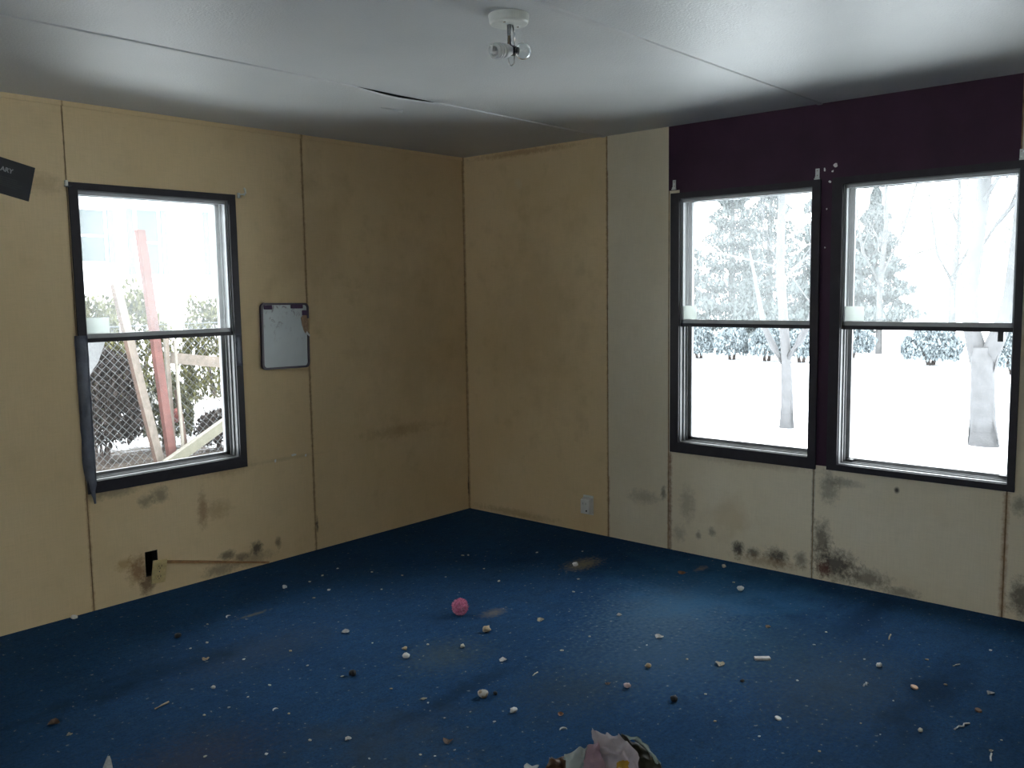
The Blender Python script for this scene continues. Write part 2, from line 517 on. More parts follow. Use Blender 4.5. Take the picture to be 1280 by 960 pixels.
# ---------------------------------------------------------------- room shell
def board_wall(name, axis, u0, u1, holes, seams, mats, mat_of, out, zcuts=()):
    """a wall of boards whose inner face is the plane 0; joints are shallow grooves, holes are real openings.
    axis 'x': runs along x, solid towards +y;  axis 'y': runs along y, solid towards +x."""
    us = {u0, u1}
    for a in holes:
        us |= {a[0], a[1]}
    for s, w, z0, z1 in seams:
        us |= {s - w / 2, s + w / 2}
    zs = {0.0, H, *zcuts}
    for a in holes:
        zs |= {a[2], a[3]}
    for s, w, z0, z1 in seams:
        zs |= {z0, z1}
    for e in out:
        us |= {e}
    us = sorted(x for x in us if u0 <= x <= u1)
    zs = sorted(zs)
    P = (lambda u, d, z: (u, d, z)) if axis == 'x' else (lambda u, d, z: (d, u, z))
    bm = bmesh.new()
    nu, nz = len(us) - 1, len(zs) - 1
    dep = {}
    for i in range(nu):
        for j in range(nz):
            cu, cz = (us[i] + us[i + 1]) / 2, (zs[j] + zs[j + 1]) / 2
            if any(a[0] < cu < a[1] and a[2] < cz < a[3] for a in holes):
                continue
            d = 0.0
            if any(abs(cu - s) < w / 2 and z0 < cz < z1 for s, w, z0, z1 in seams):
                d = 0.0022
            dep[i, j] = d
    def quad(pts, mi):
        f = bm.faces.new([bm.verts.new(P(*p)) for p in pts])
        f.material_index = mi
    for (i, j), d in dep.items():
        a, b, c, e = us[i], us[i + 1], zs[j], zs[j + 1]
        mi = 0 if d else mat_of((a + b) / 2, (c + e) / 2)
        quad([(a, d, c), (b, d, c), (b, d, e), (a, d, e)], mi)
        quad([(a, WT, c), (a, WT, e), (b, WT, e), (b, WT, c)], mat_of((a + b) / 2, (c + e) / 2))
        for (di, dj), (p, q) in {(-1, 0): ((a, c), (a, e)), (1, 0): ((b, c), (b, e)), (0, -1): ((a, c), (b, c)), (0, 1): ((a, e), (b, e))}.items():
            o = dep.get((i + di, j + dj))
            if o is None:
                quad([(p[0], d, p[1]), (q[0], d, q[1]), (q[0], WT, q[1]), (p[0], WT, p[1])], mi or 1)
            elif o > d:
                quad([(p[0], d, p[1]), (q[0], d, q[1]), (q[0], o, q[1]), (p[0], o, p[1])], 0)
    bmesh.ops.remove_doubles(bm, verts=bm.verts, dist=1e-5)
    return tag(obj(name, bm, mats), kind='structure')

LW = (-2.452, -1.698, 0.597, 1.915)      # clear opening of the window in the left wall (x)
W1 = (-2.326, -1.594, 0.603, 1.912)      # two openings in the right wall (y)
W2 = (-3.206, -2.464, 0.582, 1.912)
OUTLET = (-2.236, -2.172, 0.095, 0.217)

wall_left = board_wall('wall_left', 'x', RX0, WT, [LW, OUTLET],
    [(-2.4905, 0.004, 0, H), (-1.2445, 0.003, 0, H), (-3.735, 0.005, 0, H), (-4.98, 0.005, 0, H)],
    [M['seam'], M['wall_left']], lambda u, z: 1, ())
PT = 1.942
wall_right = board_wall('wall_right', 'y', RY0, 0.0, [W1, W2],
    [(-1.127, 0.004, 0, H), (-1.530, 0.006, 0, 1.955), (-2.352, 0.004, 0, 0.565), (-3.201, 0.006, 0, 0.56), (-3.201, 0.006, 1.94, H)],
    [M['seam'], M['wall_right'], M['wall_right_pale'], M['purple']],
    lambda u, z: 1 if u > -1.127 else (3 if (-3.198 < u < -1.527 and z > 1.955) or (-2.9 < u < -1.6 and z > 1.90) or (-2.46 < u < -2.32 and z > 0.57) else 2), (-1.527, -3.198, -2.46, -2.32), (1.955, 0.57, 1.90))

# broad unseen window added behind the camera to light the right wall
ADDED_WIN = (-4.6, -2.2, 0.70, 1.95)
bm = bmesh.new()
box(bm, (RX0 - WT, RY0 - WT, 0), (RX0, ADDED_WIN[0], H))
box(bm, (RX0 - WT, ADDED_WIN[1], 0), (RX0, WT, H))
box(bm, (RX0 - WT, ADDED_WIN[0], 0), (RX0, ADDED_WIN[1], ADDED_WIN[2]))
box(bm, (RX0 - WT, ADDED_WIN[0], ADDED_WIN[3]), (RX0, ADDED_WIN[1], H))
tag(obj('wall_side', bm, M['rear_wall']), kind='structure')
bm = bmesh.new()
box(bm, (RX0, RY0 - WT, 0), (WT, RY0, H))
tag(obj('wall_rear', bm, M['rear_wall']), kind='structure')

bm = bmesh.new()
box(bm, (RX0 - WT, RY0 - WT, -0.16), (WT, WT, 0.0))
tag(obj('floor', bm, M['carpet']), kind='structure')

# ceiling boards, with the long crack where a board has sunk away from its batten
BY1, BY2 = -1.112, -2.352
bm = bmesh.new()
N = 24
cx0, cx1 = -1.80, -1.255
def crack(x, s):
    t = (x - cx0) / (cx1 - cx0)
    if not 0 < t < 1:
        return BY1
    w = math.sin(math.pi * t) ** 1.3
    return BY1 + (0.033 * w if s > 0 else 0.004 * w)
xs = [RX0 - WT] + [cx0 + (cx1 - cx0) * i / N for i in range(N + 1)] + [WT]
bm.faces.new([bm.verts.new((x, crack(x, 1), H)) for x in xs] + [bm.verts.new((WT, WT, H)), bm.verts.new((RX0 - WT, WT, H))])
bm.faces.new([bm.verts.new((x, crack(x, -1), H)) for x in xs] + [bm.verts.new((WT, RY0 - WT, H)), bm.verts.new((RX0 - WT, RY0 - WT, H))])
ceil = tag(obj('ceiling', bm, M['ceiling']), kind='structure')
bm = boxes(((RX0 - WT, RY0 - WT, H + 0.03), (WT, WT, H + 0.16)))
tag(obj('roof', bm, M['dark_gap']), kind='structure')
bm = boxes(((RX0 - WT, RY0 - WT, H + 0.0005), (RX0 - WT + 0.01, WT, H + 0.04)), ((WT - 0.01, RY0 - WT, H + 0.0005), (WT, WT, H + 0.04)),
           ((RX0 - WT, RY0 - WT, H + 0.0005), (WT, RY0 - WT + 0.01, H + 0.04)), ((RX0 - WT, WT - 0.01, H + 0.0005), (WT, WT, H + 0.04)))
tag(obj('roof_edge', bm, M['dark_gap']), kind='structure')
# peeled flake of ceiling paint next to the crack
bm = bmesh.new()
slab(bm, [(-1.415, -0.858, H - 0.001), (-1.30, -0.885, H - 0.001), (-1.295, -0.872, H - 0.012), (-1.35, -0.855, H - 0.006)], (0, 0, -1), 0.0015)
obj('peeling_flake', bm, M['batten'], ceil)

def batten(name, y, sag=False):
    bm = bmesh.new()
    xs = [RX0, -4.0, -2.4] + [-1.95 + 0.05 * i for i in range(18)] + [-0.6, 0.0]
    rings = []
    for x in xs:
        dz = dy = 0.0
        if sag:
            t = min(1, max(0, (x + 1.82) / (0.60)))
            w = math.sin(math.pi * t) ** 1.5
            dz, dy = -0.003 * w, 0.043 * w
        w2, th = 0.013, 0.005
        yy, zz = y + dy + 0.004, H + dz
        rings.append([bm.verts.new(q) for q in ((x, yy - w2, zz), (x, yy - w2 * 0.75, zz - th), (x, yy + w2 * 0.75, zz - th), (x, yy + w2, zz))])
    for a, b in zip(rings, rings[1:]):
        for k in range(4):
            bm.faces.new((a[k], a[(k + 1) % 4], b[(k + 1) % 4], b[k]))
    bm.faces.new(rings[0]); bm.faces.new(rings[-1])
    return tag(obj(name, bm, M['batten']), kind='structure')
batten('trim_1', BY1, True)
batten('trim_2', BY2)
# thin beige cove strips where the walls meet the ceiling
bm = boxes(((RX0, -0.007, H - 0.022), (-0.001, 0.0, H)))
tag(obj('trim_3', bm, M['wall_left']), kind='structure')
# black cover strips lie low along the carpet edge
# ---------------------------------------------------------------- windows
def window(n, axis, op, trim, pane_up=None, blind=False, latch=False):
    u0, u1, z0, z1 = op
    root = struct('window_%d' % n)
    def bx(*qs):
        bm = bmesh.new()
        for (a0, a1, d0, d1, c0, c1) in qs:
            if axis == 'x':
                box(bm, (a0, d0, c0), (a1, d1, c1))
            else:
                box(bm, (d0, a0, c0), (d1, a1, c1))
        return bm
    def plane(a0, a1, d, c0, c1):
        bm = bmesh.new()
        pts = [(a0, d, c0), (a1, d, c0), (a1, d, c1), (a0, d, c1)]
        if axis == 'y':
            pts = [(d, a, c) for a, d, c in pts]
        bm.faces.new([bm.verts.new(p) for p in pts])
        return bm
    t0, t1, tb, tt = trim          # outer edges of the dark casing: low u, high u, bottom, top
    pr = -0.011
    bm = bx((t0, u0 + 0.004, pr, 0.002, tb, tt), (u1 - 0.004, t1, pr, 0.002, tb, tt),
            (u0 + 0.004, u1 - 0.004, pr, 0.002, z1 - 0.004, tt), (u0 + 0.004, u1 - 0.004, pr, 0.002, tb, z0 + 0.004))
    obj('casing', bm, M['trim'], root)
    # aluminium liner of the opening with two sash tracks
    th = 0.008
    d0, d1 = 0.002, WT + 0.012
    q = [(u0, u0 + th, d0, d1, z0, z1), (u1 - th, u1, d0, d1, z0, z1), (u0, u1, d0, d1, z1 - th, z1), (u0, u1, d0, d1, z0, z0 + th)]
    for d in (0.030, 0.062):
        q += [(u0 + th, u0 + th + 0.006, d, d + 0.006, z0 + th, z1 - th), (u1 - th - 0.006, u1 - th, d, d + 0.006, z0 + th, z1 - th),
              (u0 + th, u1 - th, d, d + 0.006, z0 + th, z0 + th + 0.005)]
    q += [(u0 + th, u0 + th + 0.020, 0.084, 0.100, z0 + th, z1 - th), (u1 - th - 0.020, u1 - th, 0.084, 0.100, z0 + th, z1 - th),
          (u0 + th, u1 - th, 0.084, 0.100, z0 + th, z0 + th + 0.018), (u0 + th, u1 - th, 0.084, 0.100, z1 - th - 0.012, z1 - th)]
    obj('jamb_liner', bx(*q), M['alu'], root)
    zr = 1.245
    # the raised inner sash: dark meeting rail, pale rail above it, slim stiles, hazy pane
    obj('meeting_rail', bx((u0 + 0.002, u1 - 0.002, 0.004, 0.030, zr - 0.011, zr + 0.007)), M['trim'], root)
    sash = obj('inner_sash', bx((u0 + th, u1 - th, 0.012, 0.028, zr + 0.007, zr + 0.027), (u0 + th, u1 - th, 0.012, 0.028, z1 - th - 0.014, z1 - th),
                                (u0 + th, u0 + th + 0.008, 0.012, 0.028, zr + 0.007, z1 - th), (u1 - th - 0.008, u1 - th, 0.012, 0.028, zr + 0.007, z1 - th)), M['alu_pale'], root)
    obj('upper_pane', plane(u0 + th + 0.008, u1 - th - 0.008, 0.020, zr + 0.027, z1 - th - 0.014), M['pane_hazy'], sash)
    # outer sash
    outer = obj('outer_rail', bx((u0 + th, u1 - th, 0.086, 0.098, zr - 0.006, zr + 0.016)), M['alu_pale'], root)
    obj('outer_upper_pane', plane(u0 + th + 0.02, u1 - th - 0.02, 0.092, zr + 0.016, z1 - th - 0.012), M['pane_dusty'], outer)
    obj('lower_pane', plane(u0 + th + 0.02, u1 - th - 0.02, 0.092, z0 + th + 0.018, zr - 0.006), M['pane_clear'], root)
    return root, bx

win, bx = window(1, 'x', LW, (-2.4855, -1.664, 0.546, 1.943))
c = obj('sticker', bx((-2.436, -2.330, 0.0185, 0.0195, 1.272, 1.345)), M['cream_card'], win)
c.rotation_euler = (0, 0, 0)
win, bx = window(2, 'y', W1, (-2.362, -1.545, 0.550, 1.939))
obj('sticker', bx((-1.690, -1.610, 0.0185, 0.0195, 1.274, 1.345)), M['cream_card'], win)
win, bx = window(3, 'y', W2, (-3.230, -2.418, 0.556, 1.941))
obj('sticker', bx((-2.570, -2.480, 0.0185, 0.0195, 1.274, 1.342)), M['cream_card'], win)
obj('sash_catch', bx((-3.150, -3.128, 0.055, 0.084, 1.190, 1.236)), M['black'], win)
obj('sash_stop', bx((-2.520, -2.488, 0.050, 0.083, 0.600, 0.606)), M['black'], win)
obj('sash_stop', bx((-3.190, -3.155, 0.050, 0.083, 0.604, 0.610)), M['black'], win)
bm = bmesh.new()
tube(bm, [(0.05, -2.545, 1.888), (0.05, -2.63, 1.889), (0.05, -2.85, 1.893)], 0.0035, 6)
box(bm, (0.035, -2.645, 1.884), (0.06, -2.625, 1.9035))
box(bm, (0.035, -2.850, 1.888), (0.06, -2.830, 1.9035))
obj('blind_headrail', bm, M['alu'], win)

# frame and pane of the window added behind the camera for light
root = struct('window_4')  # added unseen window, only there to light the right wall
a0, a1, c0, c1 = ADDED_WIN
cm = (a0 + a1) / 2
q = []
for p0, p1 in ((a0, cm - 0.02), (cm + 0.02, a1)):
    q += [((RX0 - 0.10, p0, c0), (RX0 - 0.06, p0 + 0.03, c1)), ((RX0 - 0.10, p1 - 0.03, c0), (RX0 - 0.06, p1, c1)),
          ((RX0 - 0.10, p0, c0), (RX0 - 0.06, p1, c0 + 0.03)), ((RX0 - 0.10, p0, c1 - 0.03), (RX0 - 0.06, p1, c1))]
q.append(((RX0 - WT, cm - 0.02, c0), (RX0, cm + 0.02, c1)))
obj('window_frame', boxes(*q), M['alu'], root)
bm = bmesh.new()
bm.faces.new([bm.verts.new(p) for p in ((RX0 - 0.08, a0, c0), (RX0 - 0.08, a1, c0), (RX0 - 0.08, a1, c1), (RX0 - 0.08, a0, c1))])
obj('pane', bm, M['pane_clear'], root)
obj('casing', boxes(((RX0, a0 - 0.05, c0 - 0.05), (RX0 + 0.012, a1 + 0.05, c0)), ((RX0, a0 - 0.05, c1), (RX0 + 0.012, a1 + 0.05, c1 + 0.05)),
                    ((RX0, a0 - 0.05, c0), (RX0 + 0.012, a0, c1)), ((RX0, a1, c0), (RX0 + 0.012, a1 + 0.05, c1))), M['trim'], root)

# ---------------------------------------------------------------- things fixed to the walls
# duct tape down the left casing of the left window
bm = bmesh.new()
rng = random.Random(4)
prev = None
n = 26
for i in range(n + 1):
    t = i / n
    z = 1.268 + (0.500 - 1.268) * t
    xl = -2.500 + 0.036 * max(0, (t - 0.80) / 0.20) + 0.004 * mnoise.noise(Vector((t * 9, 0, 1)))
    xr = -2.447 + 0.002 * mnoise.noise(Vector((t * 11, 5, 1))) + (-0.008 if t > 0.9 else 0)
    row = []
    for k in range(6):
        s = k / 5
        x = xl + (xr - xl) * s
        y = -0.0135 - 0.003 * abs(mnoise.noise(Vector((t * 14, s * 3, 2)))) - 0.003 * math.sin(math.pi * s)
        if k == 0 and t < 0.93:
            y = -0.003
        row.append(bm.verts.new((x, y, z + 0.006 * mnoise.noise(Vector((s * 5, 3, i == 0))) * (i in (0, n)))))
    if prev:
        for k in range(5):
            bm.faces.new((prev[k], prev[k + 1], row[k + 1], row[k]))
    prev = row
r = bmesh.ops.solidify(bm, geom=list(bm.faces), thickness=0.0012)
tag(obj('duct_tape', bm, M['tape'], smooth=True), 'wrinkled grey duct tape down the lower casing beside the chain-link view', 'tape')
bm = bmesh.new()
n = 8
prev = None
for i in range(n + 1):
    t = i / n
    z = 1.232 + (1.075 - 1.232) * t
    row = [bm.verts.new((-1.700 + 0.030 * s + 0.003 * mnoise.noise(Vector((t * 6, s * 2, 9))), -0.0125 - 0.003 * abs(mnoise.noise(Vector((t * 8, s * 4, 3)))), z)) for s in (0, 0.33, 0.66, 1)]
    if prev:
        for k in range(3):
            bm.faces.new((prev[k], prev[k + 1], row[k + 1], row[k]))
    prev = row
bmesh.ops.solidify(bm, geom=list(bm.faces), thickness=0.001)
tag(obj('duct_tape', bm, M['tape'], smooth=True), 'short bluish grey tape strip on the casing nearer the whiteboard', 'tape')

# curtain rod brackets
def bracket(loc, axis, label, kind='plate'):
    t = thing('curtain_bracket', label, 'bracket', loc, 'curtain rod brackets over the windows')
    bm = boxes(((-0.010, -0.003, -0.024), (0.010, 0.0, 0.024)))
    bevel(bm, 0.001, 1)
    pl = obj('plate', bm, M['off_white'], t)
    bm = boxes(((-0.013, -0.010, -0.027), (0.013, -0.003, -0.022)), ((-0.009, -0.010, -0.022), (0.009, -0.008, -0.014)))
    obj('hook', bm, M['off_white'], t)
    for z in (-0.008, 0.014):
        bm = lathe(bmesh.new(), [(0, 0.002), (0.003, 0.0015), (0.0035, 0), (0, 0)], 10, (0, -0.003, z), (0, -1, 0))
        obj('screw', bm, M['chrome'], t)
    if axis == 'y':
        t.rotation_euler = (0, 0, -math.pi / 2)
    return t
b = bracket((0, -1.563, 1.985), 'y', 'off-white curtain bracket where the dark purple paint starts, by the seam')
b = bracket((0, -2.342, 1.968), 'y', 'off-white curtain bracket between the two dark-framed snow-view windows')
b = bracket((0, -3.205, 1.962), 'y', 'off-white curtain bracket at the far end of the dark purple paint')
def clip(loc, label):
    t = thing('curtain_clip', label, 'bracket', loc, 'bent clips on the chain-link view window')
    obj('plate', bevel(boxes(((-0.006, -0.014, -0.012), (0.006, 0, 0.014))), 0.0015, 1), M['off_white'], t)
    return t
t = clip((-2.494, 0, 1.935), 'bent white clip at the top casing corner nearer the black card')
obj('hook', tube(bmesh.new(), [(-0.012, -0.010, -0.012), (0.0, -0.016, -0.014), (0.018, -0.016, -0.012)], 0.0025, 6), M['chrome'], t)
t = clip((-1.642, 0, 1.940), 'bent white clip at the top casing corner nearer the whiteboard')
obj('arm', tube(bmesh.new(), [(-0.012, -0.014, 0.006), (0.012, -0.016, 0.006), (0.030, -0.014, 0.010)], 0.004, 6), M['off_white'], t)
obj('hook', tube(bmesh.new(), [(0.030, -0.006, 0.004), (0.034, -0.016, 0.014), (0.036, -0.010, 0.034), (0.032, -0.006, 0.040)], 0.005, 6), M['off_white'], t)

# chips of bare plaster: parts of their wall
def chip(parent, axis, u, z, ru, rz, seed):
    rng = random.Random(seed)
    pts = []
    for k in range(9):
        a = 2 * math.pi * k / 9
        q = rng.uniform(0.6, 1.1)
        pts.append((u + ru * q * math.cos(a), z + rz * q * math.sin(a)))
    bm = bmesh.new()
    if axis == 'x':
        slab(bm, [(p, 0.001, q) for p, q in pts], (0, -1, 0), 0.0025)
    else:
        slab(bm, [(0.001, p, q) for p, q in pts], (-1, 0, 0), 0.0025)
    obj('plaster_chip', bm, M['white_plastic'], parent)
for i, (u, z, ru, rz) in enumerate(((-1.371, 0.563, 0.018, 0.008), (-1.292, 0.549, 0.008, 0.008), (-1.489, 0.548, 0.006, 0.012))):
    chip(wall_left, 'x', u, z, ru, rz, i)
for i, (u, z, ru, rz) in enumerate(((-2.428, 1.999, 0.011, 0.010), (-2.376, 1.984, 0.005, 0.010), (-2.415, 1.973, 0.006, 0.006), (-2.403, 1.925, 0.007, 0.007), (-2.39, 1.80, 0.004, 0.005), (-2.385, 1.62, 0.004, 0.004))):
    chip(wall_right, 'y', u, z, ru, rz, 20 + i)

# whiteboard
t = thing('whiteboard', 'small smeared whiteboard with a dark purple broken frame on the beige wall', 'whiteboard', (-1.402, 0, 1.040), rot=(0, math.radians(-1.2), 0))
t.rotation_euler = (0, math.radians(1.0), 0)
BW, BH, R = 0.300, 0.352, 0.026
def rrect(w, h, r, n=6, z0=0.0):
    out = []
    for cx, cz, a0 in ((w / 2 - r, r, -90), (w / 2 - r, h - r, 0), (-w / 2 + r, h - r, 90), (-w / 2 + r, r, 180)):
        for k in range(n + 1):
            a = math.radians(a0 + 90 * k / n)
            out.append((cx + r * math.cos(a), cz + r * math.sin(a) + z0))
    return out
bm = bmesh.new()
slab(bm, [(x, -0.006, z) for x, z in rrect(BW - 0.012, BH - 0.012, R - 0.004, z0=0.006)], (0, -1, 0), 0.006)
obj('writing_surface', bm, M['whiteboard'], t)
# frame: a rounded ring, snapped away on the right between z .195 and .275
o_, i_ = rrect(BW, BH, R, 8), rrect(BW - 0.022, BH - 0.022, R - 0.008, 8, 0.011)
bm = bmesh.new()
ring = [(o_[k], i_[k]) for k in range(len(o_))]
extra = []
for k in range(len(ring)):
    a, b = ring[k], ring[(k + 1) % len(ring)]
    extra.append(a)
    if a[0][0] > 0.14 and b[0][0] > 0.14 and abs(a[0][1] - b[0][1]) > 0.1:
        for zc in (0.190, 0.268):
            extra.append(((a[0][0], zc), (a[1][0], zc)))
n = len(extra)
for k in range(n):
    (ao, ai), (bo, bi) = extra[k], extra[(k + 1) % n]
    if ao[0] > 0.14 and bo[0] > 0.14 and 0.18 < (ao[1] + bo[1]) / 2 < 0.28 and abs(ao[1] - bo[1]) > 0.05:
        continue
    slab(bm, [(ao[0], -0.0, ao[1]), (bo[0], -0.0, bo[1]), (bi[0], -0.0, bi[1]), (ai[0], -0.0, ai[1])], (0, -1, 0), 0.018)
bmesh.ops.remove_doubles(bm, verts=bm.verts, dist=1e-5)
obj('frame', bm, M['board_frame'], t)
for x0, x1, z0, z1 in ((-0.132, -0.082, 0.318, 0.340), (0.035, 0.112, 0.322, 0.346), (0.108, 0.138, 0.285, 0.312)):
    bm = boxes(((x0, -0.019, z0), (x1, -0.012, z1)))
    bevel(bm, 0.002, 1)
    obj('corner_holder', bm, M['board_clip'], t)
bm = bmesh.new()
slab(bm, [(0.100, -0.0118, 0.27), (0.107, -0.0118, 0.235), (0.118, -0.0118, 0.20), (0.128, -0.0118, 0.186), (0.146, -0.0118, 0.196), (0.1455, -0.0118, 0.24), (0.146, -0.0118, 0.285), (0.118, -0.0118, 0.290)], (0, -1, 0), 0.0025)
obj('torn_backing', bm, M['torn_fibre'], t, )
bm = bmesh.new()
slab(bm, [(0.128, -0.013, 0.185), (0.150, -0.020, 0.168), (0.150, -0.022, 0.176), (0.134, -0.016, 0.198)], (0, -1, 0), 0.002)
obj('torn_corner', bm, M['white_plastic'], t)

# black card with lettering at the left edge
ang = math.radians(14.0)
t = thing('printed_card', 'black printed card hanging askew on the wall with small grey lettering', 'card', (-2.635, 0.0, 1.919), rot=(0, ang, 0))
bm = bmesh.new()
slab(bm, [(-0.235, -0.0005, -0.074), (0.0, -0.0005, -0.074), (0.0, -0.0005, 0.074), (-0.235, -0.0005, 0.074)], (0, -1, 0), 0.003)
obj('sheet', bm, M['card_black'], t)
def lettering(parent, body, size, loc, mat):
    cu = bpy.data.curves.new('lettering', 'FONT')
    cu.body = body
    cu.size = size
    cu.align_x = 'RIGHT'
    cu.extrude = 0.0004
    cu.offset = 0.0008
    o = bpy.data.objects.new('lettering', cu)
    COL.objects.link(o)
    o.parent = parent
    o.location = loc
    o.rotation_euler = (math.pi / 2, 0, 0)
    dg = bpy.context.evaluated_depsgraph_get()
    me = bpy.data.meshes.new_from_object(o.evaluated_get(dg))
    mo = bpy.data.objects.new('lettering', me)
    me.materials.clear()
    me.materials.append(mat)
    COL.objects.link(mo)
    mo.parent, mo.location, mo.rotation_euler = parent, loc, o.rotation_euler
    bpy.data.objects.remove(o)
    mo.name = 'lettering'
    return mo
lettering(t, 'ARY', 0.026, (-0.082, -0.0040, 0.020), M['print_grey'])
bm = bmesh.new()
rng = random.Random(2)
for k in range(5):
    z = -0.004 - 0.0085 * k
    box(bm, (-0.232, -0.0040, z - 0.0022), (-0.035 - rng.uniform(0, 0.02), -0.0034, z + 0.0022))
obj('small_print', bm, M['print_dim'], t)

# left outlet: an open box in the wall, its cover plate dangling askew, a lath leaning on the wall
bm = bmesh.new()
a, b, c, d = OUTLET
for p, q in (((a, 0.002, c), (a + 0.003, 0.055, d)), ((b - 0.003, 0.002, c), (b, 0.055, d)), ((a, 0.002, c), (b, 0.055, c + 0.003)), ((a, 0.002, d - 0.003), (b, 0.055, d)), ((a, 0.052, c), (b, 0.055, d))):
    box(bm, p, q)
box(bm, (a, 0.056, c), (b, WT, d))
obj('outlet_box', bm, M['black'], wall_left)
t = thing('outlet_cover', 'yellowed outlet cover plate dangling askew before a dark hole', 'outlet', (-2.176, -0.012, 0.112), rot=(math.radians(6), math.radians(5.5), 0))
bm = boxes(((-0.036, -0.004, -0.058), (0.036, 0.003, 0.058)))
bevel(bm, 0.0025, 2)
obj('cover_plate', bm, M['yellowed'], t)
for z in (-0.026, 0.026):
    bm = lathe(bmesh.new(), [(0, 0.0035), (0.0155, 0.0035), (0.0165, 0.0), (0, 0)], 20, (0.0, -0.004, z), (0, -1, 0))
    rc = obj('receptacle', bm, M['yellowed'], t)
    bm = boxes(((-0.008, -0.0082, z - 0.002), (-0.0055, -0.0074, z + 0.008)), ((0.0055, -0.0082, z - 0.002), (0.008, -0.0074, z + 0.008)), ((-0.002, -0.0082, z - 0.010), (0.002, -0.0074, z - 0.006)))
    obj('slots', bm, M['black'], rc)
bm = lathe(bmesh.new(), [(0, 0.0015), (0.0025, 0.001), (0.003, 0), (0, 0)], 10, (0, -0.004, 0.0), (0, -1, 0))
obj('screw', bm, M['chrome'], t)
bm = bmesh.new()
p, q = Vector((-2.142, -0.009, 0.150)), Vector((-1.560, -0.011, 0.006))
d = (q - p).normalized()
sd = Vector((d.z, 0, -d.x))
slab(bm, [p - sd * 0.007, q - sd * 0.005, q + sd * 0.005, p + sd * 0.007], (0, 1, 0), 0.009)
tag(obj('wooden_lath', bm, M['lath']), 'thin brown wooden lath leaning from the outlet cover down to the carpet', 'lath')

# plug-in on the right wall
t = thing('plug_adapter', 'white boxy plug-in adapter on the right wall just above the carpet', 'plug', (0.0, -0.985, 0.168), rot=(0, 0, -math.pi / 2))
bm = boxes(((-0.037, -0.004, -0.058), (0.037, 0, 0.058)))
bevel(bm, 0.0015, 1)
obj('cover_plate', bm, M['off_white'], t)
bm = bmesh.new()
v = box(bm, (-0.036, -0.040, -0.048), (0.036, -0.004, 0.046))
for k in v:
    if k.co.y < -0.02:
        k.co.x *= 0.88
        k.co.z = k.co.z * 0.9 - 0.004
bevel(bm, 0.004, 2)
obj('body', bm, M['white_plastic'], t)
for x, z in ((0.012, -0.028),):
    bm = lathe(bmesh.new(), [(0, 0.001), (0.0055, 0.0008), (0.006, 0), (0, 0)], 12, (x, -0.0395, z), (0, -1, 0))
    obj('prong_hole', bm, M['black'], t)
bm = boxes(((-0.014, -0.0405, 0.008), (-0.011, -0.0392, 0.020)), ((0.006, -0.0405, 0.008), (0.009, -0.0392, 0.020)))
obj('slots', bm, M['alu'], t)

# ---------------------------------------------------------------- ceiling lamp
LX, LY = -2.045, -2.205
t = thing('ceiling_lamp', 'bare ceiling lamp with a white canopy, a spiral bulb and a clear globe bulb', 'lamp', (LX, LY, H))
bm = lathe(bmesh.new(), [(0, 0), (0.063, 0), (0.0635, -0.004), (0.062, -0.012), (0.0605, -0.024), (0.058, -0.028), (0.054, -0.0295), (0, -0.030)], 48)
cn = obj('canopy', bm, M['off_white'], t)
for a in (200, 350):
    bm = lathe(bmesh.new(), [(0, 0.002), (0.004, 0.0015), (0.005, 0), (0, 0)], 10, (0.036 * math.cos(math.radians(a)), 0.036 * math.sin(math.radians(a)), -0.0296), (0, 0, -1))
    obj('screw', bm, M['chrome'], cn)
R3, U3, F3 = _r, _u, _f
j = Vector((0.002, -0.010, -0.108))
bm = bmesh.new()
tube(bm, [(-0.001, -0.002, -0.024), (-0.001, -0.003, -0.100)], 0.0075, 12)
tube(bm, [(0.006, -0.008, -0.024), (0.011, -0.014, -0.060), (0.009, -0.014, -0.100)], 0.003, 8)
obj('stem', bm, M['chrome'], t, smooth=True)
bm = bmesh.new()
lathe(bm, [(0, -0.016), (0.012, -0.016), (0.016, -0.008), (0.016, 0.008), (0.010, 0.016), (0, 0.016)], 16, j, R3 + F3 * 0.5)
obj('socket_hub', bm, M['black'], t, smooth=True)
# spiral bulb
ax = (R3 * -0.62 - F3 * 0.72 - U3 * 0.30).normalized()
b0 = j + ax * 0.008
bm = lathe(bmesh.new(), [(0, 0), (0.014, 0), (0.016, 0.012), (0.020, 0.016), (0.022, 0.034), (0.0215, 0.040), (0, 0.042)], 24, b0, ax)
sb = obj('bulb_base', bm, M['white_plastic'], t, smooth=True)
x, y = frame_of(ax)
M['bulb_glass_white'] = plain('white_tube_glass', (0.78, 0.78, 0.76), 0.15, var=0.03)
bm = bmesh.new()
pts = []
for i in range(0, 97):
    a = 2 * math.pi * i / 30
    rr = 0.0185
    pts.append(b0 + ax * (0.046 + 0.037 * i / 96) + (x * math.cos(a) + y * math.sin(a)) * rr)
tube(bm, pts, 0.0056, 8)
pts = [b0 + ax * 0.083 + x * 0.0185 * math.cos(2 * math.pi * 96 / 30) + y * 0.0185 * math.sin(2 * math.pi * 96 / 30), b0 + ax * 0.086 + x * 0.006, b0 + ax * 0.084 - y * 0.004, b0 + ax * 0.04 - y * 0.004]
tube(bm, pts, 0.005, 8)
obj('spiral_tube', bm, M['bulb_glass_white'], t, smooth=True)
